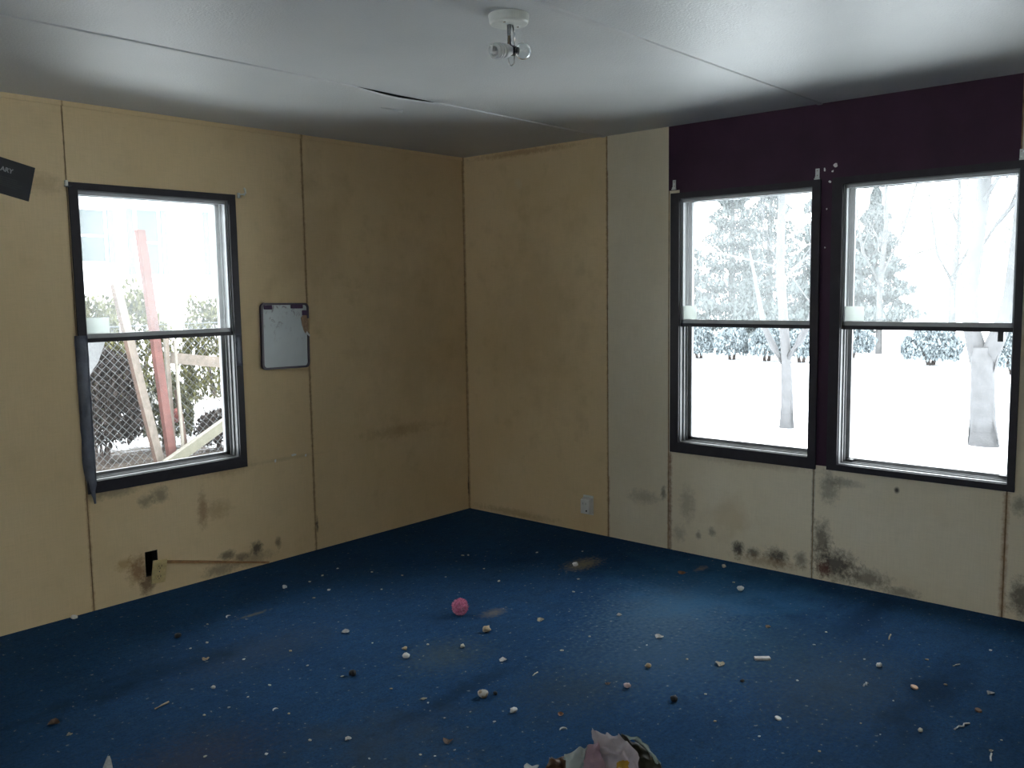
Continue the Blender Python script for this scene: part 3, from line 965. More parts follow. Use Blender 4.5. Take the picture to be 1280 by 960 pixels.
# clear globe bulb
def clear_glass():
    t2 = NT('clear_bulb_glass')
    nd = t2.bsdf((0.95, 0.96, 0.95), 0.03, 0, 0.5)
    nd.inputs['Transmission Weight'].default_value = 1.0
    nd.inputs['IOR'].default_value = 1.45
    return t2.m
M['bulb_clear'] = clear_glass()
ax2 = (R3 * 0.80 - F3 * 0.55 - U3 * 0.25).normalized()
b1 = j + ax2 * 0.006
bm = lathe(bmesh.new(), [(0, 0), (0.0125, 0), (0.0135, 0.008), (0.0125, 0.014), (0, 0.016)], 20, b1, ax2)
obj('bulb_cap', bm, M['black'], t, smooth=True)
prof = []
for rr, flip in ((0.0240, 1), (0.0255, 0)):
    arc = [(rr * math.sin(math.radians(155 - 155 * k / 18)) if k < 18 else 0.0, 0.036 + rr * math.cos(math.radians(155 - 155 * k / 18))) for k in range(19)]
    prof += arc[::-1] if flip else arc
bm = lathe(bmesh.new(), prof, 32, b1, ax2)
obj('globe', bm, M['bulb_clear'], t, smooth=True)
bm = tube(bmesh.new(), [j + U3 * -0.005 - R3 * 0.008, j - U3 * 0.028 - R3 * 0.012, j - U3 * 0.043 - R3 * 0.008, j - U3 * 0.048 - R3 * 0.002, j - U3 * 0.040 + R3 * 0.006, j - U3 * 0.012 + R3 * 0.008], 0.0018, 6)
obj('wire_loop', bm, M['chrome'], t, smooth=True)

# ---------------------------------------------------------------- outdoors: snow, fence, lumber, hedge, house, trees
def ground_material():
    t = NT('snowy_ground')
    c = t.coord()
    mid = t.noise(c, 2.2, 5, 0.65)
    fine = t.noise(c, 9.0, 5, 0.7)
    sx = t.n('ShaderNodeSeparateXYZ')
    t.set(sx.inputs[0], c)
    u, v = sx.outputs[0], sx.outputs[1]
    col = t.mix(t.range(mid, 0.3, 0.7), (0.80, 0.82, 0.85), (0.86, 0.87, 0.88))
    soil = t.mix(t.range(fine, 0.35, 0.65), (0.022, 0.017, 0.014), (0.085, 0.068, 0.056))
    m = t.blot(u, v, fine, 0.2, 5.0, 1.7, 1.5, 2.0, 3.0)
    col = t.mix(m, col, soil)
    m = t.blot(u, v, fine, 0.5, 4.45, 0.4, 0.35, 1.6, 3.0)
    col = t.mix(m, col, soil)
    t.bsdf(col, 0.9, 0, 0.1, t.bump(fine, 0.5, 0.05))
    return t.m
M['ground'] = ground_material()
bm = bmesh.new()
box(bm, (-30, -40, GZ - 0.2), (70, 45, GZ))
tag(obj('ground', bm, M['ground']), kind='structure')

def foliage_material(name, c0, c1, snow=0.0):
    t = NT(name)
    c = t.coord()
    ns = t.noise(c, 9, 3, 0.7)
    col = t.mix(t.range(ns, 0.35, 0.65), c0, c1)
    if snow:
        geo = t.n('ShaderNodeNewGeometry')
        n2 = t.noise(c, 3.2, 3, 0.6)
        m = t.range(n2, 0.62 - snow, 0.70 - snow)
        col = t.mix(m, col, (0.8, 0.82, 0.84))
    nd = t.bsdf(col, 0.8, 0, 0.1)
    return t.m
M['hedge'] = foliage_material('yellow_green_leaves', (0.032, 0.034, 0.012), (0.105, 0.10, 0.042))
M['hedge_snow'] = foliage_material('snow_dusted_leaves', (0.025, 0.027, 0.014), (0.075, 0.075, 0.04), 0.02)
M['brush'] = foliage_material('dead_brown_brush', (0.012, 0.010, 0.0095), (0.045, 0.036, 0.032), 0.0)
M['ever'] = foliage_material('evergreen_needles', (0.12, 0.145, 0.155), (0.20, 0.23, 0.245))
M['fir'] = foliage_material('snowy_fir_needles', (0.06, 0.073, 0.073), (0.115, 0.128, 0.128), 0.0)
M['bark'] = plain('grey_bark', (0.075, 0.075, 0.075), 0.9, var=0.35, scale=9, bump=0.6, bscale=25)
M['bark_pale'] = plain('pale_bark', (0.082, 0.083, 0.087), 0.9, var=0.15, scale=7, bump=0.6, bscale=25)
M['twig'] = plain('dark_twigs', (0.07, 0.055, 0.05), 0.9)
M['wood_grey'] = plain('weathered_lumber', (0.088, 0.073, 0.060), 0.85, var=0.25, scale=12)
M['wood_pale'] = plain('pale_lumber', (0.115, 0.105, 0.088), 0.8, var=0.18, scale=12)
M['wood_side'] = plain('brown_lumber', (0.050, 0.030, 0.022), 0.85, var=0.3, scale=12)
M['wood_cream'] = plain('fresh_cut_lumber', (0.080, 0.077, 0.055), 0.8, var=0.12, scale=10)
M['rust_post'] = plain('rust_red_post', (0.066, 0.0215, 0.017), 0.8, var=0.25, scale=10)
M['galv'] = plain('galvanised_steel', (0.095, 0.10, 0.105), 0.6, metal=0.1, var=0.12)
M['red_cloth'] = plain('red_rag', (0.09, 0.02, 0.016), 0.9)
M['siding'] = plain('white_siding', (0.78, 0.79, 0.80), 0.7, var=0.04)
M['roofing'] = plain('grey_roofing', (0.35, 0.36, 0.38), 0.9)
M['house_glass'] = plain('dull_house_glass', (0.055, 0.065, 0.068), 0.5, var=0.1)
M['shutter'] = plain('pale_blue_shutter', (0.075, 0.10, 0.108), 0.7)

def leaf_quads(bm, rng, n, place, size, mi=0):
    for _ in range(n):
        p = place()
        if p is None:
            continue
        p = Vector(p)
        d = Vector((rng.gauss(0, 1), rng.gauss(0, 1), rng.gauss(0, 1))).normalized()
        x, y = frame_of(d)
        s = size * rng.uniform(0.6, 1.3)
        vs = [bm.verts.new(p + q) for q in (-x * s * 0.5, y * s, x * s * 0.5, -y * s)]
        bm.faces.new(vs).material_index = mi

def shrub(name, label, cat, loc, rx, ry, h, n, leaf, mat, seed, group=None, lumpy=0.35, stems=6):
    t = thing(name, label, cat, loc, group)
    rng = random.Random(seed)
    off = Vector((seed * 2.3, seed * 0.7, 0))
    bm = bmesh.new()
    def place():
        a = rng.uniform(0, 2 * math.pi)
        e = math.asin(rng.uniform(-0.55, 1))
        d = Vector((math.cos(a) * math.cos(e), math.sin(a) * math.cos(e), math.sin(e)))
        k = (1 + lumpy * mnoise.noise(d * 2.4 + off)) * rng.uniform(0.55, 1.0) ** 0.5
        z = h * 0.45 + d.z * h * 0.55 * k
        return (d.x * rx * k, d.y * ry * k, max(0.02, z))
    leaf_quads(bm, rng, n, place, leaf)
    obj('foliage', bm, mat, t)
    bm = bmesh.new()
    for k in range(stems):
        a = 2 * math.pi * k / stems
        tube(bm, [(0.06 * math.cos(a), 0.06 * math.sin(a), 0), (rx * 0.3 * math.cos(a), ry * 0.3 * math.sin(a), h * 0.4), (rx * 0.55 * math.cos(a), ry * 0.55 * math.sin(a), h * 0.8)], [0.025, 0.016, 0.006], 5)
    obj('stems', bm, M['twig'], t)
    return t

def conifer(label, loc, r, h, n, seed, mat, group=None, leaf=0.10):
    t = thing('fir_tree', label, 'tree', loc, group)
    rng = random.Random(seed)
    bm = bmesh.new()
    def place():
        q = rng.random() ** 1.5
        z = h * (0.06 + 0.94 * q)
        lay = 0.75 + 0.25 * math.sin(z * 7.0 + seed)
        rr = r * (1 - q) ** 0.85 * lay * math.sqrt(rng.uniform(0.25, 1.0)) + 0.02
        a = rng.uniform(0, 2 * math.pi)
        return (rr * math.cos(a), rr * math.sin(a), z - 0.2 * rr)
    leaf_quads(bm, rng, n, place, leaf)
    obj('foliage', bm, mat, t)
    obj('trunk', tube(bmesh.new(), [(0, 0, 0), (0, 0, h * 0.5), (0, 0, h * 0.97)], [r * 0.08, r * 0.05, 0.01], 8), M['bark'], t)
    return t

def bare_tree(label, loc, limbs, mat, seed, cat='tree', twigs=3, name='bare_tree', group=None):
    """limbs: list of (points, radii) relative to loc; twigs sprout from the thinner limbs"""
    t = thing(name, label, cat, loc, group)
    rng = random.Random(seed)
    bm = bmesh.new()
    for pts, rad in limbs:
        tube(bm, pts, rad, 12)
    obj('trunk', bm, mat, t, smooth=True)
    bm = bmesh.new()
    def grow(p, d, L, r, depth):
        q = p + d * L * 0.5 + Vector((rng.uniform(-1, 1), rng.uniform(-1, 1), rng.uniform(-0.3, 0.6))) * L * 0.08
        e = p + d * L
        tube(bm, [p, q, e], [r, r * 0.75, r * 0.45], 5)
        if depth:
            for _ in range(rng.choice((2, 3))):
                nd = (d + Vector((rng.uniform(-1, 1), rng.uniform(-1, 1), rng.uniform(-0.2, 0.9))) * 0.75).normalized()
                grow(p + (e - p) * rng.uniform(0.45, 1.0), nd, L * rng.uniform(0.5, 0.75), r * 0.5, depth - 1)
    for pts, rad in limbs:
        for k in range(twigs * 2):
            i = rng.uniform(0.35, 1.0) * (len(pts) - 1)
            a = int(min(i, len(pts) - 2))
            f = i - a
            p = Vector(pts[a]).lerp(Vector(pts[a + 1]), f)
            if p.z < 1.3:
                continue
            rr = rad[a] * (1 - f) + rad[a + 1] * f
            d = Vector((rng.uniform(-1, 1), rng.uniform(-1, 1), rng.uniform(0.1, 0.9))).normalized()
            grow(p, d, rng.uniform(0.7, 1.3), min(rr * 0.4, 0.03), 3)
    obj('branches', bm, mat, t)
    return t

# chain-link fence
FY = 4.78
t = thing('chain_link_fence', 'grey chain-link fence with a top rail outside the window beside the whiteboard', 'fence', (0.5, FY, GZ))
bm = tube(bmesh.new(), [(-2.2, 0, 1.43), (2.6, 0, 1.455)], 0.019, 10)
obj('top_rail', bm, M['galv'], t, smooth=True)
for x in (-1.9, 1.55):
    obj('post', tube(bmesh.new(), [(x, 0.02, -0.1), (x, 0.02, 1.50)], 0.026, 10), M['galv'], t, smooth=True)
bm = bmesh.new()
Z0, Z1, X0, X1, S = 0.03, 1.42, -2.2, 2.6, 0.084
k = X0 - (Z1 - Z0)
while k < X1:
    for s in (1, -1):
        a = Vector((k, 0, Z0)) if s > 0 else Vector((k, 0.004, Z1))
        b = Vector((k + (Z1 - Z0), 0, Z1)) if s > 0 else Vector((k + (Z1 - Z0), 0.004, Z0))
        d = b - a
        ta = max(0, (X0 - a.x) / d.x)
        tb = min(1, (X1 - a.x) / d.x)
        if tb > ta:
            tube(bm, [a + d * ta, a + d * tb], 0.0030, 4, caps=False)
    k += S
obj('wire_mesh', bm, M['galv'], t)

def plank(name, label, cat, a, b, w, th, face, side, twist=0.0, group='lumber leaning on the chain-link fence'):
    """a board from a to b (world), wide across the view, with its narrow side in another tone"""
    a, b = Vector(a), Vector(b)
    d = (b - a).normalized()
    n = Vector((math.sin(twist), -math.cos(twist), 0))
    wv = d.cross(n).normalized()
    n = wv.cross(d).normalized()
    L = (b - a).length
    bm = bmesh.new()
    box(bm, (0, -w / 2, -th / 2), (L, w / 2, th / 2))
    bmesh.ops.subdivide_edges(bm, edges=[e for e in bm.edges if abs(e.verts[0].co.x - e.verts[1].co.x) > 0.1], cuts=6)
    bmesh.ops.bevel(bm, geom=[e for e in bm.edges if e.calc_length() > 0.1], offset=0.003, segments=1, affect='EDGES')
    for v in bm.verts:
        v.co.y += 0.004 * math.sin(v.co.x * 3 + L)
    for f in bm.faces:
        f.material_index = 1 if abs(f.normal.y) > 0.7 else 0
    bm.transform(Matrix((d, wv, n)).transposed().to_4x4())
    o = obj(name, bm, [face, side], loc=a)
    return tag(o, label, cat, group)
plank('lumber_plank', 'tan leaning plank with a brown edge, left of the rust red post', 'plank', (0.13, 4.45, GZ), (-0.125, 4.66, 1.56), 0.125, 0.04, M['wood_grey'], M['wood_side'], 0.5)
plank('rust_post', 'tall rust red post leaning against the chain-link fence', 'post', (0.285, 4.50, GZ), (0.175, 4.70, 2.10), 0.10, 0.05, M['rust_post'], M['rust_post'], 0.3)
plank('lumber_strip', 'thin grey strip of lumber right behind the rust red post', 'plank', (0.33, 4.56, GZ), (0.40, 4.72, 1.08), 0.055, 0.03, M['wood_grey'], M['wood_pale'], 0.3)
plank('lumber_strip', 'narrow whitish lumber strip, the slanted one right of the rust red post', 'plank', (0.36, 4.42, GZ), (0.475, 4.68, 0.98), 0.035, 0.02, M['wood_pale'], M['wood_pale'], 0.3)
plank('wooden_stake', 'short brown wooden stake behind the cream diagonal two-by-four', 'stake', (0.475, 4.55, GZ), (0.43, 4.62, 0.47), 0.045, 0.03, M['wood_side'], M['wood_side'], 0.2)
plank('fence_board', 'weathered grey board fixed level across the chain-link fence', 'board', (0.44, 4.72, 0.80), (1.10, 4.75, 0.70), 0.115, 0.025, M['wood_grey'], M['wood_grey'])
plank('cream_timber', 'cream two-by-four lying diagonally with its foot on the ground', 'plank', (0.12, 4.32, -0.235), (1.04, 4.60, 0.10), 0.105, 0.07, M['wood_cream'], M['wood_pale'], 0.0)
# bent galvanised sheet in the left corner of the view
bm = bmesh.new()
slab(bm, [(-0.62, 4.776, 1.04), (-0.20, 4.776, 1.02), (-0.29, 4.774, 0.80), (-0.34, 4.772, 0.74), (-0.45, 4.774, 0.56), (-0.66, 4.776, 0.48)], (0, -1, 0), 0.008)
tag(obj('metal_sheet', bm, M['galv']), 'pale grey metal sheet hung on the fence beside the duct-taped casing', 'sheet')
bm = lump(bmesh.new(), 0.055, 5, 1.1, 0.6, 3)
o = tag(obj('red_rag', bm, M['red_cloth'], loc=(0.52, 4.835, 0.18)), 'small dark red rag caught on the chain-link fence', 'rag')

# shrubs behind the fence
for x, y, rx, h, seed, lab in ((0.10, 6.1, 0.46, 1.84, 3, 'yellow-green hedge shrub behind the tan leaning plank'), (1.15, 7.0, 0.50, 1.86, 4, 'yellow-green hedge shrub behind the rust red post'),
                               (2.35, 7.0, 0.58, 1.74, 6, 'yellow-green hedge shrub at the window edge near the whiteboard')):
    shrub('hedge_shrub', lab, 'shrub', (x, y, GZ), rx, 0.40, h, 5200, 0.038, M['hedge'], seed, 'clipped shrubs behind the chain-link fence', 0.3)
shrub('brown_brush', 'dark brown dead brush heaped behind the chain-link fence', 'brush', (-0.08, 5.30, GZ), 0.44, 0.26, 1.22, 7500, 0.032, M['brush'], 9, None, 0.25, 10)
shrub('snowy_shrub', 'low snow-dusted shrub behind the rust red post, under the hedge', 'shrub', (0.80, 5.55, GZ), 0.30, 0.26, 0.84, 2600, 0.035, M['hedge_snow'], 12, None, 0.3, 6)
shrub('low_brush', 'low dark brush behind the fence, in front of the snow bank', 'brush', (1.18, 5.02, GZ), 0.33, 0.15, 0.46, 2600, 0.028, M['brush'], 17, None, 0.25, 7)
# snow bank
bm = bmesh.new()
bmesh.ops.create_icosphere(bm, subdivisions=4, radius=1.0)
for v in bm.verts:
    k = 1 + 0.25 * mnoise.noise(v.co * 2 + Vector((4, 1, 0)))
    v.co = Vector((v.co.x * 0.75 * k, v.co.y * 0.38 * k, v.co.z * 0.50 * k))
M['snow'] = plain('fresh_snow', (0.84, 0.86, 0.88), 0.9, var=0.04, scale=5, bump=0.3, bscale=12)
tag(obj('snow_bank', bm, M['snow'], smooth=True, loc=(1.95, 6.02, GZ)), 'rounded white snow bank behind the fence board', 'snow bank')
# bare twiggy bush in front of the snow
t = thing('twiggy_bush', 'bare dark twiggy bush in front of the snow bank', 'bush', (1.42, 5.50, GZ))
rng = random.Random(31)
bm = bmesh.new()
def sprout(p, d, L, r, depth):
    e = p + d * L
    tube(bm, [p, (p + e) / 2 + Vector((rng.uniform(-1, 1), 0, rng.uniform(-1, 1))) * L * 0.06, e], [r, r * 0.8, r * 0.5], 4)
    if depth:
        for _ in range(3):
            sprout(p + (e - p) * rng.uniform(0.4, 1), (d + Vector((rng.uniform(-1, 1), rng.uniform(-1, 1), rng.uniform(-0.3, 0.8))) * 0.8).normalized(), L * 0.6, r * 0.6, depth - 1)
for k in range(6):
    sprout(Vector((0, 0, 0)), Vector((rng.uniform(-0.7, 0.5), rng.uniform(-0.4, 0.4), 1)).normalized(), 0.38, 0.009, 3)
obj('branches', bm, M['twig'], t)
# leaf litter lumps at the fence foot
bm = bmesh.new()
rng = random.Random(8)
leaf_quads(bm, rng, 1500, lambda: (min(0.1, rng.gauss(-0.25, 0.3)), rng.uniform(3.7, 4.36), GZ + rng.uniform(0.0, 0.05)), 0.03)
M['litter'] = foliage_material('brown_leaf_litter', (0.03, 0.018, 0.015), (0.10, 0.07, 0.06))
tag(obj('leaf_litter', bm, M['litter']), 'brown leaf litter strewn at the foot of the chain-link fence', 'leaves', kind='stuff')

# neighbouring white house
HY = 13.0
t = thing('white_house', 'white clapboard house with pale blue shutters beyond the hedge', 'house', (6.0, HY, GZ))
bm = bmesh.new()
box(bm, (-5.5, 0.0, 0), (6.5, 7.0, 4.6))
for k in range(30):
    z = 0.3 + 0.145 * k
    box(bm, (-5.5, -0.012, z), (6.5, 0.004, z + 0.12))
obj('wall', bm, M['siding'], t)
bm = bmesh.new()
for f in ((-0.5, 4.55, 7.5, 4.55),):
    slab(bm, [(-6, -0.6, 4.5), (7, -0.6, 4.5), (7, 3.5, 6.6), (-6, 3.5, 6.6)], (0, -0.4, 1), 0.1)
    slab(bm, [(-6, 7.6, 4.5), (7, 7.6, 4.5), (7, 3.5, 6.6), (-6, 3.5, 6.6)], (0, 0.4, 1), 0.1)
    slab(bm, [(-5.5, 0, 4.5), (-5.5, 7, 4.5), (-5.5, 3.5, 6.5)], (1, 0, 0), 0.1)
    slab(bm, [(6.4, 0, 4.5), (6.4, 7, 4.5), (6.4, 3.5, 6.5)], (1, 0, 0), 0.1)
obj('roof', bm, M['roofing'], t)
for x0, x1, z0, z1 in ((3.14, 3.60, 2.10, 3.05), (4.24, 4.66, 1.86, 3.10), (5.84, 6.30, 1.86, 3.12)):
    a, b, c, d = x0 - 6, x1 - 6, z0 - GZ, z1 - GZ
    w = obj('window', boxes(((a - 0.05, -0.05, c - 0.06), (b + 0.05, -0.02, c)), ((a - 0.05, -0.05, d), (b + 0.05, -0.02, d + 0.06)), ((a - 0.05, -0.05, c), (a, -0.02, d)), ((b, -0.05, c), (b + 0.05, -0.02, d)), ((a, -0.045, (c + d) / 2 - 0.02), (b, -0.02, (c + d) / 2 + 0.02))), M['siding'], t)
    obj('pane', boxes(((a, -0.035, c), (b, -0.015, d))), M['house_glass'], w)
    for s in (a - 0.19, b + 0.07):
        obj('shutter', boxes(((s, -0.045, c - 0.02), (s + 0.12, -0.015, d + 0.02))), M['shutter'], t)
q = [((-3.6, -1.5, 2.06), (0.6, -1.44, 2.12)), ((-3.6, -1.5, 1.80), (0.6, -1.44, 1.85))]
for k in range(27):
    x = -3.6 + 0.16 * k
    q.append(((x, -1.49, 1.85), (x + 0.05, -1.45, 2.06)))
obj('porch_railing', boxes(*q), M['siding'], t)
obj('porch_deck', boxes(((-3.7, -1.55, 0), (0.7, 0, 1.6))), M['siding'], t)

# trees in the snow beyond the purple wall
bare_tree('thick pale forked tree trunk standing in the snow close to the window', (6.32, -1.59, GZ), [
    ([(0.0, 0.0, -0.05), (0.0, 0.02, 0.3), (0, 0.04, 0.84), (0, 0.04, 1.06)], [0.165, 0.130, 0.118, 0.128]),
    ([(0, 0.03, 0.70), (0, 0.10, 1.02), (0, 0.17, 1.28), (0.02, 0.20, 1.65), (0.05, 0.15, 2.2), (0.05, 0.10, 2.9), (0.1, 0.05, 5.0)], [0.09, 0.10, 0.085, 0.08, 0.075, 0.07, 0.03]),
    ([(0, 0.04, 0.70), (-0.01, -0.04, 1.02), (-0.02, -0.13, 1.28), (-0.05, -0.22, 1.6), (-0.05, -0.27, 2.2), (0, -0.3, 3.0), (0, -0.5, 5.0)], [0.09, 0.095, 0.085, 0.08, 0.08, 0.07, 0.03]),
], M['bark_pale'], 3, twigs=2, name='forked_tree')
bare_tree('slim pale tree standing in the snow with side branches low on its stem', (6.27, 0.62, GZ), [
    ([(0, 0, -0.05), (0, 0, 0.35), (0, 0.02, 0.85), (0, 0.12, 2.0), (0, 0.10, 3.0), (0, 0.2, 4.6)], [0.10, 0.075, 0.06, 0.05, 0.04, 0.015]),
    ([(0, 0.02, 0.75), (0, 0.18, 0.98), (0.05, 0.34, 1.25), (0.05, 0.55, 2.2)], [0.05, 0.045, 0.035, 0.012]),
    ([(0, 0.01, 0.85), (0, -0.15, 1.08), (-0.05, -0.30, 1.35), (0, -0.5, 2.4)], [0.05, 0.045, 0.035, 0.012]),
], M['bark_pale'], 5, twigs=3, name='slim_tree')
shrub('round_bush', 'large round dark evergreen bush in the snow left of the forked tree', 'bush', (16.3, 1.90, GZ), 0.62, 0.62, 0.80, 4200, 0.05, M['ever'], 21, 'evergreen bushes across the snow', 0.12)
shrub('round_bush', 'dark evergreen bush just past the purple mullion, half hidden by it', 'bush', (17.4, 4.05, GZ), 0.50, 0.55, 0.80, 3200, 0.05, M['ever'], 22, 'evergreen bushes across the snow', 0.15)
shrub('round_bush', 'dark evergreen bush behind the forked tree at the far window edge', 'bush', (15.0, 0.0, GZ), 0.60, 0.55, 0.86, 3200, 0.05, M['ever'], 23, 'evergreen bushes across the snow', 0.15)
for y, h, s, lab in ((7.15, 0.82, 41, 'clipped evergreen at the outer end of the low snowy hedge row'), (6.25, 0.80, 42, 'clipped evergreen second from the outer end of the low hedge row'), (5.35, 0.84, 43, 'clipped evergreen right behind the slim pale tree'), (4.50, 0.80, 44, 'clipped evergreen at the mullion end of the low hedge row')):
    shrub('low_evergreen', lab, 'shrub', (15.6, y, GZ), 0.5, 0.38, h, 2600, 0.05, M['ever'], s, 'low hedge row across the snow', 0.18)
conifer('small cone-shaped fir behind the low hedge row', (24.5, 10.3, GZ), 0.85, 2.2, 2600, 2, M['fir'], 'firs at the wood edge', 0.09)
FL = [(27, 14.78, 2.2, 5.66, 'hazy fir behind the casing edge, farthest from the purple mullion'),
      (32.5, 15.12, 2.59, 7.61, 'tall hazy fir, second from the outer window casing'),
      (38, 15.97, 2.94, 8.03, 'hazy fir directly behind the small cone-shaped fir'),
      (27.5, 8.78, 2.27, 6.48, 'tall hazy fir behind the slim pale tree'),
      (33, 9.06, 2.17, 5.66, 'hazy fir nearest the purple mullion')]
for k, (x, y, r, h, lab) in enumerate(FL):
    conifer(lab, (x, y, GZ), r, h, 8000, 60 + k, M['fir'], 'firs at the wood edge', 0.115)
for k, (x, y, sp, lab) in enumerate(((19.0, 3.95, 0.09, 'thin hazy bare tree directly above the round evergreen bush'), (24.0, 3.6, 0.12, 'thin hazy bare tree farther back, right of the round evergreen bush'), (22.0, 0.6, 0.12, 'hazy bare tree seen between the limbs of the forked tree'))):
    bare_tree(lab, (x, y, GZ), [([(0, 0, 0), (0.1, 0.05, 1.6), (0.0, -0.1, 3.2), (0.1, 0.0, 6.0)], [sp, sp * 0.8, sp * 0.6, 0.02]),
        ([(0.05, 0, 1.7), (0.1, 0.5, 2.6), (0.1, 0.8, 4.4)], [sp * 0.6, sp * 0.4, 0.015]), ([(0.05, 0, 2.0), (0, -0.5, 3.0), (0, -0.9, 4.6)], [sp * 0.6, sp * 0.4, 0.015])],
        M['bark'], 80 + k, twigs=4, group='bare trees across the snow')

# ---------------------------------------------------------------- litter on the carpet
PAL = {'white': (0.62, 0.62, 0.60), 'cream': (0.52, 0.48, 0.38), 'tan': (0.36, 0.28, 0.18), 'grey': (0.42, 0.43, 0.42), 'dark': (0.012, 0.013, 0.016), 'rust': (0.26, 0.12, 0.06),
       'leaf': (0.20, 0.13, 0.09), 'rose': (0.55, 0.40, 0.38), 'brown': (0.15, 0.09, 0.06), 'peach': (0.66, 0.45, 0.32)}
for k, c in PAL.items():
    M['bit_' + k] = plain('litter_' + k, c, 0.7, var=0.2, scale=90)
_t = NT('litter_two_tone')
_t.bsdf(_t.ramp(_t.noise(_t.coord(), 30, 2), [(0.45, (0.42, 0.41, 0.38)), (0.55, (0.22, 0.17, 0.11))]), 0.8)
M['bit_stone'] = _t.m

def litter(x, y, s, kind, colour, name, cat, label, seed):
    rng = random.Random(seed)
    bm = bmesh.new()
    rz = rng.uniform(-0.6, 0.6)
    if kind == 'lump':
        lump(bm, s * 0.5, seed, 0.75, 0.5, 2)
    elif kind in ('flake', 'leaf'):
        n, L, W = 9, s * 0.5, s * 0.34
        top, c0 = [], []
        for k in range(n):
            a = 2 * math.pi * k / n
            q = rng.uniform(0.7, 1.1)
            px, py = L * q * math.cos(a), W * q * math.sin(a) * 1.4
            top.append(bm.verts.new((px, py, 0.10 * s + 0.22 * s * (py / W) ** 2 * 0.4 + 0.16 * s * rng.random())))
        c = bm.verts.new((0, 0, 0.06 * s))
        fs = [bm.faces.new((top[k], top[(k + 1) % n], c)) for k in range(n)]
        bmesh.ops.solidify(bm, geom=fs, thickness=0.0012)
    elif kind == 'stick':
        tube(bm, [(-s * 0.55, 0, 0.0), (0, 0.002, 0.001), (s * 0.55, 0, 0.002)], max(0.0022, s * 0.06), 7)
        rz = rng.choice((-0.5, 0.1)) if label.startswith('short') else 0.2
    elif kind == 'twig':
        tube(bm, [(-s * 0.5, -0.004, 0), (-s * 0.18, 0.003, 0.003), (0, -0.002, 0.002), (s * 0.16, 0.008, 0.005), (s * 0.5, 0.012, 0)], 0.0028, 7)
        rz = -0.55
    elif kind == 'curl':
        pts = [(s * 0.5 * math.cos(a), s * 0.4 * math.sin(a), 0.002 * math.sin(a)) for a in [math.radians(10 + 18 * k) for k in range(10)]]
        tube(bm, pts, [s * 0.04 + s * 0.08 * math.sin(math.pi * k / 9) for k in range(10)], 7)
    elif kind == 'block':
        box(bm, (-s * 0.5, -s * 0.19, 0), (s * 0.5, s * 0.19, s * 0.16))
        bevel(bm, s * 0.02, 2)
        rz = -0.86
    elif kind == 'disc':
        lathe(bm, [(0, 0), (s * 0.5, 0), (s * 0.5, s * 0.15), (s * 0.42, s * 0.22), (s * 0.36, s * 0.2), (0, s * 0.19)], 20)
        for v in bm.verts:
            v.co.z += 0.25 * v.co.y
    o = obj(name, bm, M['bit_' + colour], smooth=kind in ('lump', 'twig', 'curl', 'stick'))
    sit(o, -0.0008)
    o.location = (x, y, 0)
    o.rotation_euler = (0, 0, rz)
    return tag(o, label, cat)
